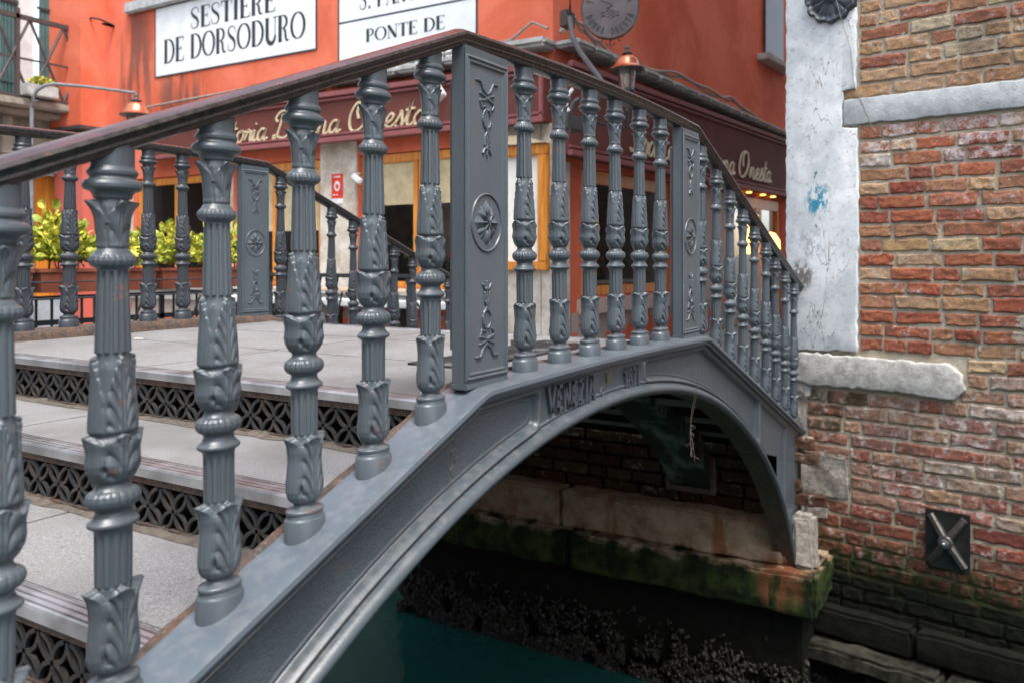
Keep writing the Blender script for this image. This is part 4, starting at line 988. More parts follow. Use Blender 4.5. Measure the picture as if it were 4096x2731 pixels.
# cast anchor plate
ap = thing('anchor_plate', 'dark square iron tie plate with a bolted X bar on the brick wall', 'tie plate', tuple(Wp(-.89, -1.30, .01)))
LM = Matrix.Translation(Wp(-.89, -1.30, .012)) @ WM.to_3x3().to_4x4()
MB().bbox((-.118, 0, -.168), (.118, .012, .168), .003, LM).build('backing_plate', 'anchor_steel', ap)
mb = MB()
for sg in (1, -1):
    for hf in (1, -1):
        L = .185; ang = math.atan2(.150, .100*sg)
        d = Vector((.092*sg*hf, 0, .140*hf)); n_ = Vector((-d.z, 0, d.x)).normalized()*.021; e = d
        prf = [(0, .052, 1.0), (1, .022, .95)]
        vs = []
        for (k, o_, w_) in prf:
            c_ = d*k
            for (a, b) in ((-1, 0.0), (-1, o_-.012), (-.5, o_), (.5, o_), (1, o_-.012), (1, 0)): vs.append(tuple(LM @ (c_+n_*a*w_+Vector((0, .011+b, 0)))))
        mb.add(vs, [(i, (i+1) % 6, (i+1) % 6+6, i+6) for i in range(6)]+[tuple(range(6)), tuple(range(11, 5, -1))])
mb.build('cross_bar', 'anchor_bar', ap, smooth=25)
RY = LM @ Matrix.Rotation(R(-90), 4, 'X')
MB().lathe([(.040, .04), (.040, .062), (.034, .068), (.001, .068)], n=24, M4=RY).build('hub', 'anchor_bar', ap)
b_ = MB().lathe([(.024, .068), (.024, .072)], n=20, M4=RY); b_.lathe([(.019, .072), (.019, .088)], n=6, M4=RY); b_.lathe([(.010, .088), (.010, .104), (.008, .106)], n=14, M4=RY); b_.build('bolt', 'zinc', ap, smooth=30)

# fluted rosette of the wall lamp and its wire
wlm = thing('wall_rosette', 'black fluted iron rosette at the top of the white plastered corner', 'wall rosette', tuple(Wp(-.225, 1.97, .02)))
LM2 = Matrix.Translation(Wp(-.225, 1.972, .022)) @ WM.to_3x3().to_4x4() @ Matrix.Rotation(R(-90), 4, 'X')
n, m = 96, 22; vs = []; fs = []
for i in range(m):
    q = i/(m-1); rr0 = .165*q
    for k in range(n):
        a = 2*math.pi*k/n; r_ = rr0*(1+.045*q*math.cos(12*a)); h = .060*(1-q**2)**.5*.5+.022*math.exp(-((q-.92)/.10)**2)+.010*q*abs(math.cos(6*a))-.004*q*(abs(math.sin(12*a+q*2)) > .93)
        if q < .3: h += .03*(1-q/.3)
        vs.append(tuple(LM2 @ Vector((r_*math.cos(a), r_*math.sin(a), h if i < m-1 else -.01))))
for i in range(m-1):
    for k in range(n): fs.append((i*n+k, i*n+(k+1) % n, (i+1)*n+(k+1) % n, (i+1)*n+k))
mb = MB(); mb.add(vs, fs); mb.build('backplate', 'dark_rosette', wlm, smooth=60)
mb = MB(); path = [Wp(-.335+dx, z, .03+o_) for dx, z, o_ in ((.10, 2.05, .07), (.06, 1.95, .07), (.035, 1.80, .03), (-.01, 1.62, 0), (-.03, 1.40, 0), (-.07, 1.30, -.004), (-.115, 1.19, -.004), (-.135, 1.13, -.004), (-.155, 1.10, -.01))]
mb.tube(path, .0017, 6); mb.build('cable', 'cable_grey', wlm)

# ---------------------------------------------------------------- the red restaurant building
AX = 6.2; CY = 3.29
red = thing('red_building', 'orange-red stuccoed corner building of the restaurant with white painted street plates', 'building', (AX+1, 7, -.8))
BM = Matrix(((math.cos(R(-4)), math.sin(R(-4)), 0, AX), (math.sin(R(-4)), -math.cos(R(-4)), 0, CY), (0, 0, 1, 0), (0, 0, 0, 1)))   # B: t along, out towards the alley (-Y)
AM = Matrix(((0, -1, 0, AX), (-1, 0, 0, 0), (0, 0, 1, 0), (0, 0, 0, 1)))      # A local: u=-Y, out=-X
def Au(y): return -y
def wall_with_holes(M4, u0, u1, z0, z1, holes, depth=.0, thick=.25):
    us = sorted({u0, u1, *[h[0] for h in holes], *[h[1] for h in holes]}); zs = sorted({z0, z1, *[h[2] for h in holes], *[h[3] for h in holes]}); mb = MB()
    def inh(u, z): return any(h[0] < u < h[1] and h[2] < z < h[3] for h in holes)
    for a, b in zip(us[:-1], us[1:]):
        for c, d in zip(zs[:-1], zs[1:]):
            if inh((a+b)/2, (c+d)/2): continue
            mb.add([tuple(M4 @ Vector(p)) for p in ((a, 0, c), (b, 0, c), (b, 0, d), (a, 0, d))], [(0, 1, 2, 3)])
    for (a, b, c, d) in holes:
        q = [(a, c), (b, c), (b, d), (a, d)]
        for i in range(4):
            p0, p1 = q[i], q[(i+1) % 4]; mb.add([tuple(M4 @ Vector(p)) for p in ((p0[0], 0, p0[1]), (p1[0], 0, p1[1]), (p1[0], -thick, p1[1]), (p0[0], -thick, p0[1]))], [(0, 1, 2, 3)])
    return mb
holesA = [(-10.85, -10.9+1.85, -.05, 1.60), (-8.55, -6.83, -.05, 1.68), (-6.17, -4.62, -.05, 1.68)]
wall_with_holes(AM, -12.75, -CY, -.28, 9, holesA).build('canal_wall', 'red_stucco', red, smooth=0, recalc=False)
wall_with_holes(AM @ Matrix.Translation((0, .03, 0)), -12.75, -CY-.002, -.8, -.26, []).build('canal_plinth', 'peeling_stucco', red, smooth=0, recalc=False)
holesB = [(.62, 3.15, -.13, 1.42), (5.55, 8.1, -.8, 1.42)]
wall_with_holes(BM, 0, 14, -.8, 9, holesB).build('alley_wall', 'red_stucco', red, smooth=0, recalc=False)
wall_with_holes(BM @ Matrix.Translation((0, .03, 0)), .34, 5.5, -.8, -.30, []).build('alley_plinth', 'peeling_stucco', red, smooth=0, recalc=False)
mb = MB(); mb.box((AX+.01, 12.74, -.8), (AX+6, 12.76, 9)); mb.box((AX+6, CY, -.8), (AX+6.02, 12.7, 9)); mb.add([(AX, CY, 9), (AX, 12.75, 9), (AX+8, 12.75, 9), (AX+14, CY-1, 9)], [(0, 1, 2, 3)]); mb.build('roof', 'terracotta', red, smooth=0)
def abox(mb, u0, u1, o0, o1, z0, z1, M4=AM, bv=0):
    if bv: mb.bbox((u0, o0, z0), (u1, o1, z1), bv, M4)
    else: mb.box((u0, o0, z0), (u1, o1, z1), M4)
    return mb
# chimney breast
mb = MB(); abox(mb, -12.74, -11.66, .0, .42, 2.47, 9); mb.build('chimney_breast', 'red_stucco', red, smooth=0)
mb = MB(); abox(mb, -12.76, -11.62, .0, .47, 2.40, 2.475, bv=.015); abox(mb, -12.70, -11.7, .0, .40, 2.30, 2.40); mb.build('chimney_corbel', 'rusty_rail', red, smooth=0)
mb = MB(); abox(mb, -12.60, -11.8, .0, .30, -.8, 2.30); mb.build('chimney_base', 'red_stucco_shop', red, smooth=0)
# rooms behind the windows
for (M4, a, b, nm_) in ((AM, -8.7, -4.4, 'dining_room'), (BM, .5, 3.3, 'side_room')):
    mb = MB(); i_ = -2.4
    for q in (((a, i_, -.8), (b, i_, -.8), (b, i_, 2), (a, i_, 2)), ((a, i_, -.8), (a, -.26, -.8), (a, -.26, 2), (a, i_, 2)), ((b, i_, -.8), (b, -.26, -.8), (b, -.26, 2), (b, i_, 2)), ((a, i_, -.8), (b, i_, -.8), (b, -.26, -.8), (a, -.26, -.8)), ((a, i_, 2), (b, i_, 2), (b, -.26, 2), (a, -.26, 2))):
        mb.add([tuple(M4 @ Vector(p)) for p in q], [(0, 1, 2, 3)])
    mb.build(nm_, 'room_wall', red, smooth=0, recalc=False)
# stone piers
for (u0, u1, z0, z1) in ((-9.0, -8.56, -.3, 1.9), (-6.82, -6.18, -.3, 1.92), (-3.42, -3.292, -.8, 1.86), (-11.5, -10.9, -.3, 1.9)):
    mb = MB(); abox(mb, u0, u1, .0, .045, z0, z1, bv=.01); mb.build('stone_pier', 'door_pier', red, smooth=0)
mb = MB(); mb.bbox((-.045, .004, -.8), (.30, .045, 1.44), .008, BM); mb.build('stone_pier', 'door_pier', red, smooth=0)
mb = MB(); abox(mb, -4.60, -3.43, .0, .035, -.8, 1.88); mb.build('stone_pier', 'door_pier', red, smooth=0)
mb = MB(); mb.box((3.2, .0, -.3), (5.45, .03, 1.4), BM); mb.build('stone_pier', 'pink_marble', red, smooth=0)
# sill band
mb = MB(); abox(mb, -10.9, -4.6, .0, .13, -.13, -.055, bv=.012); abox(mb, -10.9, -4.6, .0, .09, -.29, -.14, bv=.012); mb.build('stone_sill', 'pale_stone', red, smooth=0)
mb = MB(); mb.bbox((.5, 0, -.33), (3.3, .10, -.15), .01, BM); mb.build('stone_sill', 'pink_marble', red, smooth=0)
# windows
def window(M4, a, b, c, d, mull, mat='varnished_wood', blind_or_reflection=None, fw=.085, trans=None, o0=-.10, name='window'):
    mb = MB(); B_ = lambda u0, u1, z0, z1, o1=0: mb.bbox((u0, o0, z0), (u1, o0+.06+o1, z1), .008, M4)
    B_(a, b, d-fw*1.3, d); B_(a, b, c, c+fw); B_(a, a+fw, c+fw, d-fw*1.3); B_(b-fw, b, c+fw, d-fw*1.3)
    for m_ in mull: B_(m_-fw*.95, m_-.006, c+fw, d-fw*1.3, .012); B_(m_+.006, m_+fw*.95, c+fw, d-fw*1.3, .012)
    f = mb.build('window', mat, red, smooth=30)
    mb = MB(); mb.box((a+.02, o0+.01, c+.02), (b-.02, o0+.016, d-.02), M4); mb.build('pane', 'window_glass', f, smooth=0)
    f['_'] = 0; del f['_']
    if blind_or_reflection:
        mb = MB(); mb.box((a+fw, o0+.018, blind_or_reflection), (b-fw, o0+.024, d-fw*1.3), M4); mb.build('blind_or_reflection', 'cream_blind_reflection', f, smooth=0)
    return f
window(AM, -8.54, -6.84, -.04, 1.67, [-7.72], blind_or_reflection=.72); window(AM, -6.16, -4.63, -.04, 1.67, [-5.22], blind_or_reflection=1.02); window(AM, -10.84, -9.06, -.04, 1.59, [-9.85])  # second window's pale panel is added, painting a reflection in its glass
window(BM, .63, 3.14, -.12, 1.41, [], fw=.12); window(BM, 5.56, 8.09, -.79, 1.41, [6.9], fw=.14, mat='varnished_wood')
# drip moulding above the shop boards
mb = MB()
path = [(-8.0, 2.56, 0), (-7, 2.60, 0), (-5, 2.60, 0), (-3.9, 2.66, 0)]
for (a, z, _), (b, z2, _) in zip(path[:-1], path[1:]):
    n = 6
    for k in range(n):
        u0 = a+(b-a)*k/n; u1 = a+(b-a)*(k+1)/n-.006; zz = z+(z2-z)*(k+.5)/n; mb.bbox((u0, 0, zz), (u1, .30, zz+.085), .03, AM)
mb.bbox((-3.9, 0, 2.66), (-3.2, .36, 2.76), .04, AM)
for k in range(22):
    t0 = .0+.42*k; mb.bbox((t0, 0, 2.70-.007*k), (t0+.415, .34, 2.78-.007*k), .03, BM)
mb.build('drip_moulding', 'lead_drip', red, smooth=30)
# upper windows
mb = MB(); abox(mb, -11.02, -8.3, 0, .10, 4.235, 4.41, bv=.02); mb.build('upper_sill', 'band_stone', red, smooth=30)
mb = MB(); mb.bbox((6.7, .0, 3.86), (8.25, .22, 3.97), .01, BM); mb.build('upper_sill', 'pale_stone', red, smooth=30)
mb = MB(); mb.box((7.0, .02, 3.98), (8.0, .06, 7), BM); mb.build('upper_shutter', 'iron_black', red, smooth=0)
mb = MB()
for k in range(2): abox(mb, -11.45, -11.40+.30*k*0, .0, .20, 4.10+.0*k, 4.125)
mb.tube([AM @ Vector(p) for p in ((-11.42, .02, 4.13), (-11.45, .22, 4.18), (-11.62, .26, 4.22), (-11.7, .26, 4.21))], .018, 6); mb.build('shutter_hook', 'iron_black', red, smooth=0)

# shop boards
def board(M4, a, b, z0, z1, label, txt, h, uc, zc, dark=False, wide=None):
    t_ = thing('shop_board', label, 'shop sign', tuple(M4 @ Vector(((a+b)/2, .1, z0))))
    mb = MB(); mb.box((a, .01, z0), (b, .20, z1), M4); mb.build('board', 'board_maroon', t_, smooth=0)
    mb = MB()
    for (c, d, o_) in ((z0-.02, z0+.05, .25), (z0+.065, z0+.10, .235), (z1-.05, z1+.02, .26), (z1-.10, z1-.065, .235)): mb.bbox((a-.01, .19, c), (b+.01, o_, d), .008, M4)
    mb.bbox((b-.05, .19, z0), (b, .235, z1), .008, M4)
    mb.build('moulding', 'board_edge', t_, smooth=30)
    LMx = M4 @ Matrix.Translation((uc, .205, zc)) @ Matrix(((1, 0, .18, 0), (0, 1, 0, 0), (0, 0, 1, 0), (0, 0, 0, 1)))
    text_mesh(txt, CUR, h, LMx, .022, wscale=1.0, script=True, width=wide).build('lettering', 'gilt_letter', t_, smooth=30, recalc=False)
    return t_
board(AM, -10.3, -3.30, 1.86, 2.48, 'maroon shop board lettered Trattoria Donna Onesta facing the canal', 'Trattoria Donna Onesta', .40, -9.14, 1.95, wide=4.22)
board(BM, .02, 9.5, 1.50, 2.52, 'maroon shop board lettered Trattoria Donna Onesta on the shaded alley side', 'Trattoria Donna Onesta', .46, 1.44, 1.66, wide=5.35)

# painted street plates
def street_plate(y0, y1, z0, z1, lines, label, divs=(), tilt=0):
    t_ = thing('street_plate', label, 'street sign', tuple(AM @ Vector((-(y0+y1)/2, .01, z0))))
    mb = MB(); mb.box((-y0, .001, z0), (-y1, .010, z1), AM); p = mb.build('white_field', 'plate_white', t_, smooth=0)
    mb = MB(); e = .022
    for (a, b, c, d) in ((-y0-e, -y1+e, z0-e, z0), (-y0-e, -y1+e, z1, z1+e), (-y0-e, -y0, z0, z1), (-y1, -y1+e, z0, z1)): mb.box((a, .001, c), (b, .013, d), AM)
    for zz in divs: mb.box((-y0, .008, zz), (-y1, .013, zz+e), AM)
    mb.build('border', 'plate_black', t_, smooth=0)
    mb = MB()
    for (txt, uc, zc, h, wd) in lines:
        m_ = text_mesh(txt, SER, h, AM @ Matrix.Translation((uc, .0095, zc)), .003, center=1, width=wd); mb.add(m_.v, m_.f)
    mb.build('lettering', 'plate_black', t_, smooth=0, recalc=False)
    return t_
street_plate(10.33, 6.93, 3.17, 4.22, [('SESTIERE', -8.60, 3.79, .32, 1.82), ('DE DORSODURO', -8.625, 3.345, .37, 3.03)], 'white painted street plate reading SESTIERE DE DORSODURO')
street_plate(6.50, 4.33, 2.62, 4.2, [('S. PANTALON', -5.35, 3.56, .27, 1.60), ('PONTE DE', -5.41, 3.13, .17, 1.27), ('DONNA ONESTA', -5.35, 2.77, .15, 1.5)], 'white painted street plate reading PONTE DE, cut by a black line', divs=(3.43,))

# notices, menu case, camera
mn_ = thing('menu_case', 'varnished menu case with a white sheet and arched light beside the corner', 'menu case', tuple(AM @ Vector((-3.82, .05, .2))))
mb = MB()
for (a, b, c, d) in ((-4.22, -3.30, 1.50, 1.62), (-4.22, -3.30, .20, .30), (-4.22, -4.10, .30, 1.50), (-3.42, -3.30, .30, 1.50)): mb.bbox((a, .04, c), (b, .13, d), .01, AM)
mb.build('case', 'varnished_wood', mn_, smooth=30); mb = MB(); mb.box((-4.1, .045, .3), (-3.42, .06, 1.5), AM); mb.build('sheet', 'paper', mn_, smooth=0)
mb = MB(); mb.prism([(-4.20+.9*i/12, 1.625+.10*math.sin(math.pi*i/12)) for i in range(13)], .04, .18, axis=1, M4=AM); mb.build('hood', 'gilt_letter', mn_, smooth=0)
fn = thing('fire_notice', 'small red notice with a white emblem stuck on the stone pier', 'notice', tuple(AM @ Vector((-6.50, .047, 1.1))))
mb = MB(); mb.box((-6.60, .047, 1.13), (-6.40, .052, 1.45), AM); mb.build('red_sheet', 'red_print', fn, smooth=0)
mb = MB(); mb.prism([(-6.5+.052*math.cos(a), 1.29+.068*math.sin(a)) for a in np.linspace(0, 6.28, 17)[:-1]], .0525, .0545, axis=1, M4=AM); mb.box((-6.56, .0525, 1.405), (-6.44, .0545, 1.42), AM); mb.box((-6.58, .0525, 1.17), (-6.48, .0545, 1.18), AM); mb.build('emblem', 'white_plastic', fn, smooth=0)
mb = MB(); mb.prism([(-6.525, 1.27), (-6.50, 1.245), (-6.475, 1.27), (-6.475, 1.30), (-6.50, 1.32), (-6.525, 1.30)], .0548, .056, axis=1, M4=AM); mb.build('figure', 'red_print', fn, smooth=0)
mb = MB(); mb.box((-6.60, .047, 1.06), (-6.40, .050, 1.125), AM); mb.build('label_strip', 'white_plastic', fn, smooth=0)
cm = thing('security_camera', 'small white camera fixed beside the wooden window frame', 'camera', tuple(AM @ Vector((-6.10, .1, 1.2))))
mb = MB(); Mx = AM @ Matrix.Translation((-6.12, .12, 1.38)) @ Matrix.Rotation(R(35), 4, 'Y'); mb.bbox((-.05, -.035, -.035), (.12, .035, .035), .012, Mx); mb.build('housing', 'white_plastic', cm, smooth=30)
mb = MB(); mb.tube([AM @ Vector((-6.15, 0, 1.44)), AM @ Vector((-6.13, .12, 1.42))], .015, 8); mb.build('bracket', 'white_plastic', cm)
fl = thing('floodlight', 'small white floodlight below the canal side board', 'floodlight', tuple(AM @ Vector((-4.6, .3, 2.2))))
mb = MB(); Mx = AM @ Matrix.Translation((-4.62, .42, 2.29)) @ Matrix.Rotation(R(-35), 4, 'Y'); mb.bbox((-.08, -.05, -.13), (.08, .05, .13), .012, Mx); mb.build('housing', 'white_plastic', fl, smooth=30)
mb = MB(); mb.tube([AM @ Vector((-4.60, .2, 2.42)), AM @ Vector((-4.61, .42, 2.35))], .012, 6); mb.build('bracket', 'lamp_iron', fl)

# cables along the drip moulding
cb = thing('facade_cable', 'grey cables slung along the wall above the drip moulding', 'cable', tuple(BM @ Vector((2, .1, 2.8))))
mb = MB(); rg = np.random.default_rng(5)
for q in range(2):
    pts = [BM @ Vector((t_, .10+.03*q, zz+.02*q)) for t_, zz in ((.0, 2.86), (.25, 3.07), (.5, 2.98), (1.0, 2.84), (2.0, 2.82), (3.2, 2.93), (4.6, 2.86), (5.2, 2.90), (6.4, 2.72), (7.2, 2.70), (8.0, 2.66), (9.5, 2.68))]
    fine = []
    for a, b in zip(pts[:-1], pts[1:]):
        for k in range(6): fine.append(a.lerp(b, k/6)+Vector((0, 0, .02*math.sin((k+q*3)*1.05))))
    mb.tube(fine, .020, 6)
mb.tube([AM @ Vector(p) for p in ((-10.5, .06, 2.70), (-8, .06, 2.76), (-6, .07, 2.74), (-4.4, .07, 2.82), (-3.8, .08, 2.84), (-3.5, .1, 3.0), (-3.3, .1, 2.9))], .018, 6)
mb.build('cable', 'cable_grey', cb)

# hanging oval sign
RGT = Vector((math.sin(R(YAW)), -math.cos(R(YAW)), 0))
sc_ = Vector((4.72, 1.905, 2.56))
os_ = thing('hanging_sign', 'oval metal sign lettered TRATTORIA DONNA ONESTA hanging at the building corner', 'sign', tuple(sc_))
sa = R(-70); ud = Vector((math.cos(sa), math.sin(sa), 0)); nd = Vector((-abs(math.sin(sa)), -abs(math.cos(sa)), 0)).normalized(); nd = Vector((0, 0, 1)).cross(ud); nd = -nd if nd.x > 0 else nd
OM = Matrix(((ud.x, nd.x, 0, sc_.x), (ud.y, nd.y, 0, sc_.y), (0, 0, 1, sc_.z), (0, 0, 0, 1)))
ea, eb = .255, .265
el = [(ea*math.cos(a), eb*math.sin(a)) for a in np.linspace(0, 2*math.pi, 65)[:-1]]
mb = MB(); mb.prism(el, -.075, .0, axis=1, M4=OM); mb.build('disc', 'sign_metal', os_, smooth=30)
mb = MB(); mb.tube([OM @ Vector((x*1.0, .002, z)) for x, z in el+[el[0]]], .007, 6); mb.build('rim', 'rusty_iron', os_)
def arc_text(txt, font, h, rx, rz, a0, a1, flip, M4):
    mb = MB(); n = len(txt)
    for i, ch in enumerate(txt):
        if ch == ' ': continue
        a = R(a0+(a1-a0)*i/(n-1)); c = Vector((rx*math.cos(a), .001, rz*math.sin(a))); rot = a-math.pi/2 if not flip else a+math.pi/2
        m_ = text_mesh(ch, font, h, M4 @ Matrix.Translation(c) @ Matrix.Rotation(-rot, 4, 'Y') @ Matrix.Translation((0, 0, -h/2)), .004, center=1, wscale=.85); mb.add(m_.v, m_.f)
    return mb
mb = arc_text('TRATTORIA', BLK, .062, .19, .195, 160, 20, False, OM); m2 = arc_text('DONNA ONESTA', BLK, .062, .195, .205, 200, 340, True, OM); mb.add(m2.v, m2.f)
mb.build('lettering', 'plate_black', os_, smooth=0, recalc=False)
mb = MB()
for k in range(4): mb.tube([OM @ Vector((-.08+.16*i/10, .003, -.075+.018*k+.012*math.sin(i*.9+k))) for i in range(11)], .0035, 5)
mb.tube([OM @ Vector((-.03+.05*math.sin(i*.5), .003, .0+.09*i/10)) for i in range(11)], .005, 5); mb.build('emblem', 'sign_metal', os_)
mb = MB()
for sx in (-.09, .09): mb.tube([OM @ Vector((sx+.022*math.cos(a)*(1 if sx > 0 else -1), -.035, -.265+.022*math.sin(a))) for a in np.linspace(.5, 5, 9)], .005, 5)
mb.tube([OM @ Vector((0, -.035, -.26)), OM @ Vector((0, -.035, -.345))], .006, 6); mb.tube([OM @ Vector((-.045, -.035, -.30)), OM @ Vector((-.02, -.035, -.325)), OM @ Vector((0, -.035, -.31)), OM @ Vector((.02, -.035, -.325)), OM @ Vector((.045, -.035, -.30))], .005, 6)
mb.build('scrolls', 'rusty_iron', os_)
# bracket that carries the sign
P_ = lambda *a: Vector(a)
mb = MB(); c1 = Vector((AX, CY, 0))
def scr(x, y, depth):      # a point at a given distance seen through the photograph position (used once, to place the bracket in the world)
    fw_ = Vector((math.cos(R(YAW)), math.sin(R(YAW)), 0)); return Vector(co.location)+(fw_+RGT*((x-1176)/1939.)+Vector((0, 0, 1))*((596.3-y)/1939.))*depth
mb.tube([scr(1313, -160, 8.9), scr(1311, -30, 8.9), scr(1308, 40, 8.9), scr(1314, 85, 8.7), scr(1332, 120, 8.5), scr(1360, 158, 8.2), scr(1378, 182, 8.1), scr(1400, 215, 8.0)], .028, 10); mb.build('bracket', 'lamp_iron', os_)
mb = MB(); mb.tube([scr(1313, -100, 8.9), scr(1360, -90, 8.2), scr(1402, -60, 7.6)], .018, 8); mb.tube([sc_+Vector((0, 0, .26)), scr(1402, -62, 7.6)], .012, 8); mb.build('hanger', 'lamp_iron', os_)
mb = MB(); a_ = scr(1300, 45, 9.1); mb.bbox((a_.x-.06, a_.y-.05, a_.z-.09), (a_.x+.12, a_.y+.05, a_.z+.09), .01); mb.build('wall_fixing', 'rusty_iron', os_)

# lamps
def lantern(root, c, s=1.0):
    """c = centre under the hood"""
    Mx = Matrix.Translation(c)
    MB().lathe([(.195*s, .0), (.200*s, .006*s), (.17*s, .022*s), (.14*s, .055*s), (.125*s, .10*s), (.10*s, .135*s), (.05*s, .16*s), (.03*s, .165*s)], n=40, M4=Mx).build('hood', 'copper', root, smooth=50)
    MB().lathe([(.02*s, .155*s), (.062*s, .175*s), (.062*s, .182*s), (.03*s, .195*s), (.02*s, .225*s), (.028*s, .235*s), (.022*s, .26*s), (.004*s, .285*s)], n=24, M4=Mx).build('finial', 'lamp_iron', root, smooth=50)
    MB().lathe([(.185*s, -.012*s), (.19*s, .0), (.17*s, .008*s)], n=40, M4=Mx).build('hood_rim', 'lamp_iron', root, smooth=50)
    mb = MB()
    for k in range(4):
        a = math.pi/4+k*math.pi/2; mb.tube([c+Vector((.105*s*math.cos(a), .105*s*math.sin(a), -.01*s)), c+Vector((.08*s*math.cos(a), .08*s*math.sin(a), -.24*s))], .007*s, 6)
    mb.lathe([(.09*s, -.26*s), (.095*s, -.24*s), (.08*s, -.23*s)], n=24, M4=Mx); mb.lathe([(.03*s, -.33*s), (.05*s, -.27*s), (.09*s, -.26*s)], n=24, M4=Mx); mb.build('cage', 'lamp_iron', root)
    MB().lathe([(.098*s, -.01*s), (.075*s, -.235*s)], n=28, M4=Mx).build('glass', 'lamp_glass', root, smooth=60)
    MB().lathe([(.012*s, -.20*s), (.03*s, -.14*s), (.028*s, -.09*s), (.012*s, -.05*s)], n=14, M4=Mx).build('bulb', 'white_plastic', root, smooth=60)
l1 = scr(313, 265, 11.0); lp = thing('street_lamp', 'tall grey street lamp whose long bent arm carries a copper hooded lantern', 'street lamp', tuple(scr(73, 300, 11.0)*1))
lp.location.z = -.8
lantern(lp, l1, 1.05)
b0 = Vector((lp.location.x, lp.location.y, -.8)); top_ = scr(73, 250, 11.0); tp = []
mb = MB(); cpts = [b0, Vector((b0.x, b0.y, top_.z)), scr(76, 222, 11), scr(86, 207, 11), scr(104, 197, 11), scr(124, 193.5, 11), scr(200, 200, 11), scr(311, 214, 11)]
mb.tube(cpts, [.028, .026, .025, .024, .023, .022, .02, .018], 12); mb.tube([scr(311, 214, 11), scr(311.5, 226, 11)], .014, 8); mb.build('pole', 'galvanised', lp)
l2 = scr(1440, 160, 8.3); lw = thing('wall_lantern', 'copper hooded lantern above the alley board near the building corner', 'lantern', tuple(l2))
lantern(lw, l2, .86)
mb = MB(); q = l2+Vector((0, 0, -.28)); mb.tube([q, q+Vector((0, 0, -.12)), q+Vector((.25, .12, -.24)), q+Vector((.62, .34, -.2)), q+Vector((1.2, .9, .0))], .018, 8); mb.build('bracket', 'lamp_iron', lw)
# bracket ends under the board at the corner
cs = thing('iron_bracket', 'twin curved white and grey iron brackets fixed on the shaded board corner', 'bracket', tuple(scr(1310, 240, 8.3)))
mb = MB(); mb.tube([scr(1316, 205, 8.2), scr(1308, 215, 8.2), scr(1300, 245, 8.2), scr(1306, 256, 8.2)], .018, 8); mb.build('light_arm', 'white_plastic', cs)
mb = MB(); mb.tube([scr(1330, 228, 8.3), scr(1318, 236, 8.3), scr(1311, 258, 8.3), scr(1311, 308, 8.3)], .024, 8); mb.tube([scr(1375, 208, 8.4), scr(1366, 250, 8.4), scr(1350, 268, 8.4), scr(1345, 240, 8.4)], .030, 8); mb.build('dark_arm', 'lamp_iron', cs)
mb = MB(); a_ = scr(1292, 280, 8.45); mb.bbox((a_.x-.04, a_.y-.10, a_.z-.08), (a_.x+.30, a_.y+.02, a_.z+.07), .01); mb.build('wall_fixing', 'rusty_rail', cs)

# lit shop lamp in the alley
ll = thing('shop_lamp', 'glowing yellow lamp seen between the last balusters in the alley', 'lamp', tuple(BM @ Vector((6.35, .25, .1))))
mb = MB(); mb.bbox((6.08, -.05, .42), (6.52, .10, 1.12), .03, BM); mb.build('lit_shade', 'lit_lamp', ll, smooth=30)
mb = MB(); mb.lathe([(.02, .36), (.10, .40), (.16, .50), (.15, .66), (.07, .78), (.02, .80)], n=20, M4=BM @ Matrix.Translation((6.70, .25, 0))); mb.build('lit_globe', 'lit_lamp', ll, smooth=60)
mb = MB(); mb.bbox((6.05, -.06, 1.12), (6.55, .12, 1.16), .01, BM); mb.lathe([(.02, -.8), (.03, .36), (.10, .37)], n=12, M4=BM @ Matrix.Translation((6.70, .25, 0))); mb.build('stand', 'iron_black', ll, smooth=30)
for i, tt_ in enumerate((6.05, 6.75, 7.3)):
    o = MB().lathe([(.05, 0), (.045, .02)], n=16, M4=BM @ Matrix.Translation((tt_, .09, 1.455))).build('spotlight', 'lit_lamp'); tag(o, 'small lit spotlight in a row under the alley board', 'spotlight', 'spotlights under the alley board')

# ---------------------------------------------------------------- unseen houses added behind the viewpoint to block sky light
oh = thing('unseen_shade_house', 'added unseen ochre house behind the viewpoint that shades the canal', 'house', (-7, -8, -.82))
def facade_house(root, x0, x1, y0, y1, z1, mat):
    mb = MB(); mb.box((x0, y0, -.82), (x1, y1, z1)); mb.build('walls', mat, root, smooth=0)
    mb = MB(); mb.bbox((x0-.2, y0-.2, z1), (x1+.25, y1+.2, z1+.18), .03); mb.build('cornice', 'band_stone', root, smooth=0)
    y_ = y0+1.1
    while y_ < y1-1.2:
        for zb in (.5, 3.7):
            mb = MB(); mb.bbox((x1-.02, y_-.08, zb-.1), (x1+.07, y_+1.08, zb+1.75), .01); w_ = mb.build('window_frame', 'band_stone', root, smooth=0)
            mb = MB(); mb.box((x1+.06, y_, zb), (x1+.075, y_+1.0, zb+1.65)); mb.build('pane', 'window_glass', w_, smooth=0)
        y_ += 2.3
stone('ochre_stucco', (.42, .30, .17), (.55, .42, .27), sc=1.5, bm=.2)
facade_house(oh, -14, -8.2, -18, -2.0, 5.2, 'ochre_stucco')
oh2 = thing('unseen_shade_house', 'added unseen grey house on the near bank that shades the canal', 'house', (-7, 9, -.82))
facade_house(oh2, -11, -4.4, 4.2, 15, 6.4, 'grey_stucco')
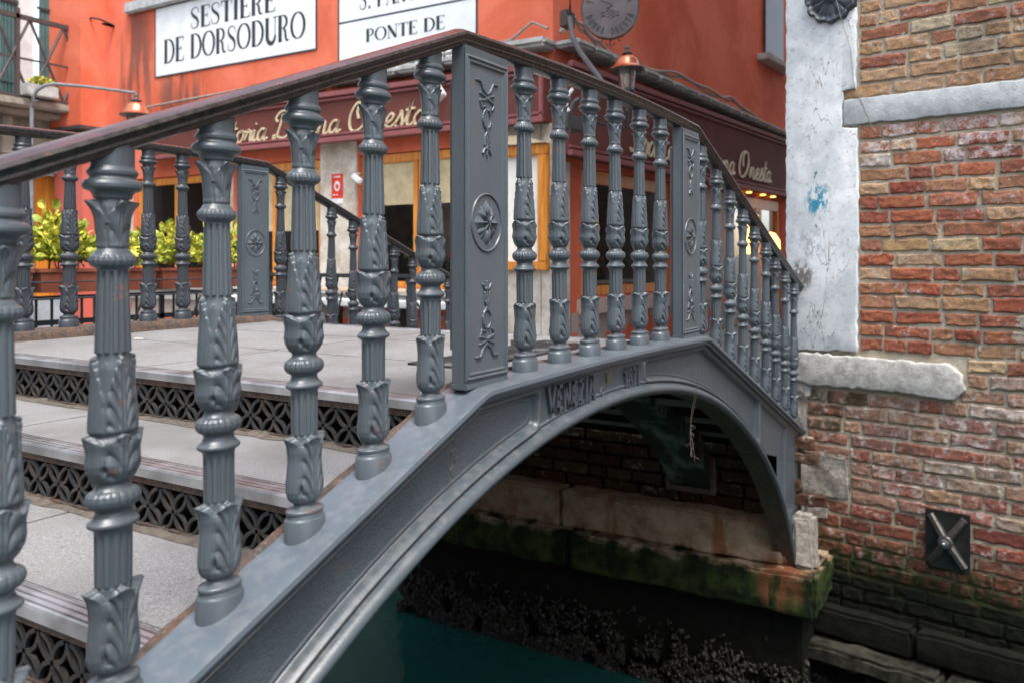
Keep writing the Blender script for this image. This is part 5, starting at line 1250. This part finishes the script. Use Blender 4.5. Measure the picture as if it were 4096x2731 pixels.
# ---------------------------------------------------------------- left neighbour house
CM = Matrix(((1, 0, 0, 0), (0, -1, 0, 12.6), (0, 0, 1, 0), (0, 0, 0, 1)))
nb_ = thing('neighbour_house', 'white and grey house with green shutters left of the red building', 'house', (5, 13, -.8))
wall_with_holes(CM, 2.4, 6.19, -.8, 9, [(4.3, 4.95, 2.9, 6), (5.55, 6.0, 2.9, 6), (5.55, 6.03, -.8, 1.75)]).build('white_facade', 'white_wall', nb_, smooth=0, recalc=False)
mb = MB(); mb.box((2.4, .002, 1.95), (6.19, .05, 2.72), CM); mb.box((2.4, .002, -.8), (4.6, .04, 1.95), CM); mb.build('grey_render', 'grey_stucco', nb_, smooth=0)
mb = MB(); mb.bbox((2.4, .0, 2.70), (6.25, .62, 2.82), .02, CM); mb.bbox((2.4, .0, 2.60), (6.18, .40, 2.70), .02, CM)
for x in (4.95, 4.2): mb.prism([(x, 2.60), (x+.16, 2.60)]+[(x+.16, 2.0), (x, 2.0)], .0, .22, axis=1, M4=CM)
mb.build('balcony_slab', 'grey_stucco', nb_, smooth=30)
def shutter(x0, x1, z0, z1, o_=.02):
    mb = MB(); n = 5; w_ = (x1-x0)/n
    for k in range(n): mb.bbox((x0+k*w_+.004, o_, z0), (x0+(k+1)*w_-.004, o_+.035, z1), .006, CM)
    mb.box((x0, o_+.035, z0+.3), (x1, o_+.05, z0+.36), CM); mb.box((x0, o_+.035, 4.4), (x1, o_+.05, 4.46), CM); f = mb.build('shutter', 'shutter_green', nb_, smooth=0)
    mb = MB(); mb.box((x0-.06, o_+.05, 4.41), (x0+.25, o_+.06, 4.45), CM); mb.build('hinge', 'iron_black', f, smooth=0)
shutter(5.0, 5.28, 2.84, 6); shutter(5.62, 6.08, 2.84, 6); shutter(4.3, 4.9, 2.84, 6)
mb = MB(); mb.box((5.56, -.2, -.8), (6.02, -.18, 1.74), CM); mb.build('door', 'varnished_wood', nb_, smooth=0)
mb = MB(); mb.bbox((5.42, 0, 1.75), (6.15, .12, 1.98), .02, CM); mb.bbox((6.03, 0, -.8), (6.15, .06, 1.75), .01, CM); mb.build('door_surround', 'band_stone', nb_, smooth=0)
rl = thing('balcony_railing', 'rusty balcony railing of crossed bars before the green shutters', 'balcony railing', (5.2, 12.0, 2.83))
mb = MB(); yb = .58
mb.box((3.6, yb-.03, 4.04), (6.15, yb+.03, 4.11), CM); mb.box((3.6, yb-.015, 3.42), (6.15, yb+.015, 3.45), CM); mb.box((3.6, yb-.02, 2.83), (6.15, yb+.02, 2.87), CM)
pit = .54; x = 3.55
while x < 6.0:
    for (xa, xb) in ((x, x+pit), (x+pit, x)):
        a = CM @ Vector((xa, yb, 2.86)); b = CM @ Vector((xb, yb, 4.06)); mb.tube([a, b], .022, 6)
    x += pit
for xx in (4.98, 6.13): mb.box((xx-.03, yb-.03, 2.83), (xx+.03, yb+.03, 4.20 if xx < 5 else 4.06), CM)
mb.build('bars', 'rusty_rail', rl, smooth=0)
bp = thing('balcony_planter', 'small grey planter with straggly greenery on the balcony edge', 'planter', (5.2, 11.95, 2.84))
mb = MB(); mb.bbox((5.02, .60, 2.86), (5.52, .78, 3.04), .01, CM); mb.build('box', 'lead_drip', bp, smooth=30)

# ---------------------------------------------------------------- plants
def leaves_mb(mb, shades, c, rad, n, rg, size=(.04, .075)):
    for _ in range(n):
        d = Vector((rg.normal(), rg.normal(), rg.normal()*.8+.25)).normalized(); p = c+Vector((d.x*rad[0], d.y*rad[1], abs(d.z)*rad[2]))*rg.uniform(.35, 1.05)
        L = rg.uniform(*size); w_ = L*rg.uniform(.30, .42); out = (d+Vector((rg.normal()*.4, rg.normal()*.4, .5+rg.normal()*.4))).normalized(); side = out.cross(Vector((rg.normal(), rg.normal(), rg.normal()))).normalized(); nn = side.cross(out)
        q = [p, p+out*L*.35+side*w_-nn*L*.04, p+out*L*.75+side*w_*.7, p+out*L-nn*L*.14, p+out*L*.75-side*w_*.7, p+out*L*.35-side*w_-nn*L*.04, p+out*L*.4+nn*L*.08, p+out*L*.75+nn*L*.05]
        mb.add(q, [(0, 1, 6), (1, 2, 7, 6), (2, 3, 7), (0, 6, 5), (6, 7, 4, 5), (7, 3, 4)]); shades += [rg.uniform(0, 1)]*8
def foliage(parent, c, rad, n, seed, name='foliage', size=(.04, .075), clumps=5, along=None):
    rg = np.random.default_rng(seed); mb = MB(); sh = []; st = MB()
    for k in range(clumps):
        u = (k+.5)/clumps*2-1; off = Vector((along[0]*u+rg.normal()*.03, along[1]*u+rg.normal()*.02, 0)) if along else Vector((0, 0, 0))
        h = rg.uniform(.6, 1.25); cc = c+off
        leaves_mb(mb, sh, cc+Vector((0, 0, rad[2]*.15*h)), (rad[0]*rg.uniform(.8, 1.2), rad[1]*rg.uniform(.8, 1.2), rad[2]*h), n//clumps, rg, size)
        for _ in range(4): e = cc+Vector((rg.normal()*rad[0]*.6, rg.normal()*rad[1]*.6, rad[2]*h*rg.uniform(.6, 1.1))); st.tube([cc+Vector((0, 0, -.04)), cc.lerp(e, .5)+Vector((rg.normal()*.01, rg.normal()*.01, 0)), e], .003, 5)
    me = mb.build(name, 'leaf_yellow', parent, smooth=0, recalc=False)
    a = me.data.attributes.new('shade', 'FLOAT', 'POINT'); a.data.foreach_set('value', np.array(sh, np.float32))
    st.build('stem', 'soil', parent)
FY = 5.0
fence = thing('terrace_fence', 'black iron terrace fence with thin bars under the flower boxes', 'fence', (2.2, FY, -.8))
mb = MB()
mb.box((.62, FY-.015, .02), (3.40, FY+.015, .05)); mb.box((.62, FY-.012, -.17), (3.4, FY+.012, -.13)); mb.box((.62, FY-.012, -.72), (3.4, FY+.012, -.68)); mb.build('rail', 'iron_black', fence, smooth=0)
x = .64; k = 0
while x < 3.4:
    mb = MB(); w_ = .020 if k % 5 == 0 else .009; mb.box((x-w_, FY-w_*.6, -.8), (x+w_, FY+w_*.6, .03)); mb.build('bar', 'iron_black', fence, smooth=0); x += .118; k += 1
mb = MB()
for i in range(5): mb.tube([Vector((.8+.55*i, FY-.02, -.7)), Vector((1.0+.55*i, FY-.20, .02))], .010, 6)
mb.build('brace', 'iron_black', fence)
lab = ['terracotta flower box nearest the far newel, full of yellow green leaves', 'second terracotta flower box from the far newel, with upright green shoots', 'middle terracotta flower box with yellow and orange leaves',
       'terracotta flower box with broad yellow leaves left of the middle one', 'terracotta flower box at the left picture edge with trailing green leaves']
for i in range(5):
    xc_ = 2.98-.50*i; zc_ = .13; pl = thing('flower_box', lab[i], 'planter', (xc_, FY-.13, zc_-.05), 'flower boxes on the terrace fence')
    mb = MB(); p0 = [(-.075, 0), (.075, 0), (.095, .16), (-.095, .16)]
    vs = [(xc_+sx*(.205 if z == 0 else .225), FY-.13+y_, zc_-.05+z) for sx in (-1, 1) for (y_, z) in p0]
    mb.add(vs, [(0, 1, 2, 3), (7, 6, 5, 4), (0, 4, 5, 1), (1, 5, 6, 2), (3, 7, 4, 0)]); mb.bbox((xc_-.235, FY-.235, zc_+.095), (xc_+.235, FY-.205, zc_+.125), .006); mb.bbox((xc_-.235, FY-.055, zc_+.095), (xc_+.235, FY-.025, zc_+.125), .006); mb.bbox((xc_-.235, FY-.205, zc_+.095), (xc_-.215, FY-.055, zc_+.125), .004); mb.bbox((xc_+.215, FY-.205, zc_+.095), (xc_+.235, FY-.055, zc_+.125), .004)
    mb.build('box', 'terracotta', pl, smooth=0)
    mb = MB(); mb.box((xc_-.215, FY-.21, zc_+.07), (xc_+.215, FY-.05, zc_+.092)); mb.build('soil', 'soil', pl, smooth=0)
    foliage(pl, Vector((xc_, FY-.13, zc_+.13)), (.11, .12, .29+.04*(i % 2)), 620, 10+i, size=(.045, .085) if i != 3 else (.06, .105), along=(.17, 0))
mb = MB(); mb.tube([Vector((.65, FY-.25, .16)), Vector((3.3, FY-.25, .16))], .007, 6); mb.tube([Vector((.65, FY-.25, .04)), Vector((3.3, FY-.25, .04))], .007, 6); mb.build('planter_rack', 'iron_black', fence)
foliage(bp, CM @ Vector((5.3, .68, 3.03)), (.10, .08, .16), 90, 77, size=(.05, .09), clumps=3, along=(.15, 0))

qr = thing('quay_railing', 'low iron quay railing with small balusters beyond the bridge foot', 'railing', (3.42, 4, -.8))
mb = MB(); mb.bbox((3.39, 2.85, .165), (3.45, 4.98, .20), .008); mb.build('rail', 'iron_black', qr, smooth=30)
mb = MB(); mb.bbox((3.37, 2.85, -.80), (3.47, 4.98, -.70), .01); mb.build('kerb', 'rusty_iron', qr, smooth=0)
qp = [(.03, 0), (.03, .06), (.018, .08), (.024, .14), (.030, .22), (.024, .30), (.017, .33), (.028, .36), (.028, .40), (.016, .43), (.020, .60), (.024, .70), (.015, .74), (.024, .77), (.016, .80), (.028, .86), (.028, .88)]
first = MB().lathe(qp, n=16).build('baluster', 'iron_far', qr, loc=(0, 0, 0), smooth=50)
for k in range(11):
    o = first if k == 0 else first.copy()
    if k: COL.objects.link(o); o.parent = qr
    o.location = (0, -1.06+.205*k, .09)

# what stands inside the restaurant windows
rg = np.random.default_rng(12)
def bottle(M4, u, o_, z, lab_, grp):
    t_ = thing('bottle', lab_, 'bottle', tuple(M4 @ Vector((u, o_, z))), grp)
    Mx = Matrix.Translation(M4 @ Vector((u, o_, z))); MB().lathe([(.001, 0), (.038, 0), (.040, .02), (.040, .18), (.032, .215), (.014, .245), (.014, .275)], n=14, M4=Mx).build('body', 'bottle_glass', t_, smooth=50)
    MB().lathe([(.016, .25), (.016, .31), (.012, .314), (.001, .314)], n=12, M4=Mx).build('cap', 'red_print', t_, smooth=30)
simple('bottle_glass', (.012, .02, .012), .15)
for k, u in enumerate((-5.12, -5.02, -4.92, -4.82, -5.35, -5.46)): bottle(AM, u, -.42, .10, 'dark bottle with a red cap in the row inside the canal side window', 'red-capped bottles inside the canal side window')
for k, u in enumerate((1.5, 1.62, 1.74, 1.88)): bottle(BM, u, -.42, .05, 'dark bottle with a red cap in the row inside the shaded alley window', 'red-capped bottles inside the alley window')
for i, (M4, a, b, z, lb) in enumerate(((AM, -5.6, -4.7, .10, 'white clothed sideboard behind the pane beside the corner menu case'), (AM, -8.3, -7.0, .0, 'white clothed sideboard behind the window left of the stone pier'), (BM, 1.0, 2.8, .05, 'white clothed sideboard behind the alley window'))):
    t_ = thing('sideboard', lb, 'sideboard', tuple(M4 @ Vector(((a+b)/2, -.5, -.8)))); mb = MB(); mb.bbox((a, -.65, z-.05), (b, -.33, z-.005), .008, M4); mb.build('top', 'white_plastic', t_, smooth=0)
    mb = MB(); mb.box((a+.03, -.63, -.8), (b-.03, -.36, z-.05), M4); mb.build('cabinet', 'varnished_wood', t_, smooth=0)
for i, (M4, u, z, lb) in enumerate(((AM, -4.78, .12, 'leafy green pot plant inside the window beside the menu case'), (AM, -5.55, .12, 'leafy green pot plant inside the window beside the stone pier'), (AM, -7.1, .0, 'leafy green pot plant inside the window left of the red notice'), (BM, 2.3, .05, 'leafy green pot plant inside the alley window'))):
    pp = thing('pot_plant', lb, 'pot plant', tuple(M4 @ Vector((u, -.5, z)))); c_ = M4 @ Vector((u, -.48, z))
    MB().lathe([(.001, 0), (.05, 0), (.07, .12), (.06, .12), (.001, .10)], n=18, M4=Matrix.Translation(c_)).build('pot', 'terracotta', pp, smooth=40)
    foliage(pp, c_+Vector((0, 0, .16)), (.14, .14, .26), 260, 60+i, size=(.05, .11), clumps=2, along=(.02, .02))
    for ch in pp.children:
        pass
leafmat('leaf_green', (.02, .06, .015), (.06, .14, .03))
for ch in [o for o in bpy.data.objects if o.name.startswith('foliage') and o.parent and o.parent.name.startswith('pot_plant')]: ch.data.materials.clear(); ch.data.materials.append(M['leaf_green'])
# terrace tables
def table(x, y, label, seed):
    t_ = thing('folding_table', label, 'table', (x, y, -.8), 'folding tables before the restaurant')
    mb = MB()
    for k in range(6): mb.bbox((x-.33+.11*k, y-.62, -.035), (x-.33+.11*k+.10, y+.62, -.010), .004)
    mb.build('slatted_top', 'slat_wood', t_, smooth=30)
    mb = MB()
    for yy_ in (y-.45, y+.45):
        mb.tube([Vector((x-.28, yy_-.02, -.04)), Vector((x+.26, yy_-.30, -.79))], .013, 6); mb.tube([Vector((x-.28, yy_-.25, -.79)), Vector((x+.26, yy_+.02, -.04))], .013, 6)
    for zz, xx in ((-.79, x-.28), (-.79, x+.26)): mb.tube([Vector((xx, y-.75, zz)), Vector((xx, y+.45, zz))], .012, 6)
    mb.build('folding_legs', 'iron_black', t_)
table(5.15, 4.75, 'slatted wooden folding table on black legs nearer the corner', 1); table(5.15, 6.15, 'slatted wooden folding table on black legs beside the stone pier', 2)
bn = thing('wall_bench', 'white bench along the plinth below the canal side windows', 'bench', (5.95, 6, -.8))
mb = MB(); mb.bbox((5.72, 3.9, -.26), (6.06, 8.4, -.18), .01); mb.build('seat', 'white_wall', bn, smooth=0)
mb = MB()
for yy_ in (4.1, 5.2, 6.3, 7.4, 8.3): mb.box((5.78, yy_-.02, -.8), (6.02, yy_+.02, -.26))
mb.build('supports', 'iron_black', bn, smooth=0)
sb = thing('sandwich_board', 'pale blue and white boards leaning behind the terrace fence', 'board', (2.0, 6.2, -.8))
mb = MB(); mb.box((1.55, 6.2, -.78), (1.95, 6.24, -.05)); mb.box((2.02, 6.25, -.78), (2.30, 6.28, -.02)); mb.build('panel', 'blue_board', sb, smooth=0)

# ---------------------------------------------------------------- small things on the bridge
rg = np.random.default_rng(42)
simple('litter_paper', (.66, .65, .60), .8); simple('leaf_litter', (.40, .22, .06), .7)
def litter(name, x, y, z, sz, mat, label, cat):
    n = 9; v = []
    for k in range(n): a = 2*math.pi*k/n; r_ = sz*rg.uniform(.55, 1); v.append((x+r_*math.cos(a)*1.0, y+r_*math.sin(a)*1.6, z+.0015+rg.uniform(0, .003)))
    mb = MB(); mb.add(v+[(x, y, z+.003)], [(k, (k+1) % n, n) for k in range(n)]); o = mb.build(name, mat, smooth=0); tag(o, label, cat)
litter('paper_scrap', .30, 2.27, DZ, .022, 'litter_paper', 'white paper scrap on the deck by the far curb', 'litter')
litter('paper_scrap', -.80, 1.42, DZ-SZ, .020, 'litter_paper', 'flat white scrap on the upper step, left part', 'litter')
litter('fallen_leaf', -.62, .98, DZ-SZ, .010, 'leaf_litter', 'small orange leaf on the upper step at the riser foot', 'leaf')
litter('paper_scrap', -1.03, .36, DZ-SZ*2, .013, 'litter_paper', 'small pale scrap on the second step beside the railing', 'litter')
litter('fallen_leaf', -.20, 2.52, DZ, .012, 'leaf_litter', 'small orange leaf on the deck below the far railing', 'leaf')
# dangling roots and web under the arch rim
rt = thing('dangling_roots', 'dry dangling plant roots hanging from the arch rim', 'roots', (1.22, -.09, -.1))
for q, (x0, z0) in enumerate(((1.22, -.12), (1.225, -.12))):
    mb = MB(); L = (.36, .38, .05, .06)[q]; pts = []
    for k in range(14): f = k/13; pts.append(Vector((x0+.022*math.sin(f*5+q)*f-.03*f, -.095-.01*math.sin(f*7+q), z0-L*f)))
    mb.tube(pts, [.0007+.0006*(k > 9) for k in range(14)], 5)
    for k in range(8, 13):
        p = pts[k]; mb.tube([p, p+Vector((rg.normal()*.014, rg.normal()*.01, -.012)), p+Vector((rg.normal()*.016, rg.normal()*.01, -.024))], .0012, 4)
    mb.build('root', 'cobweb', rt)
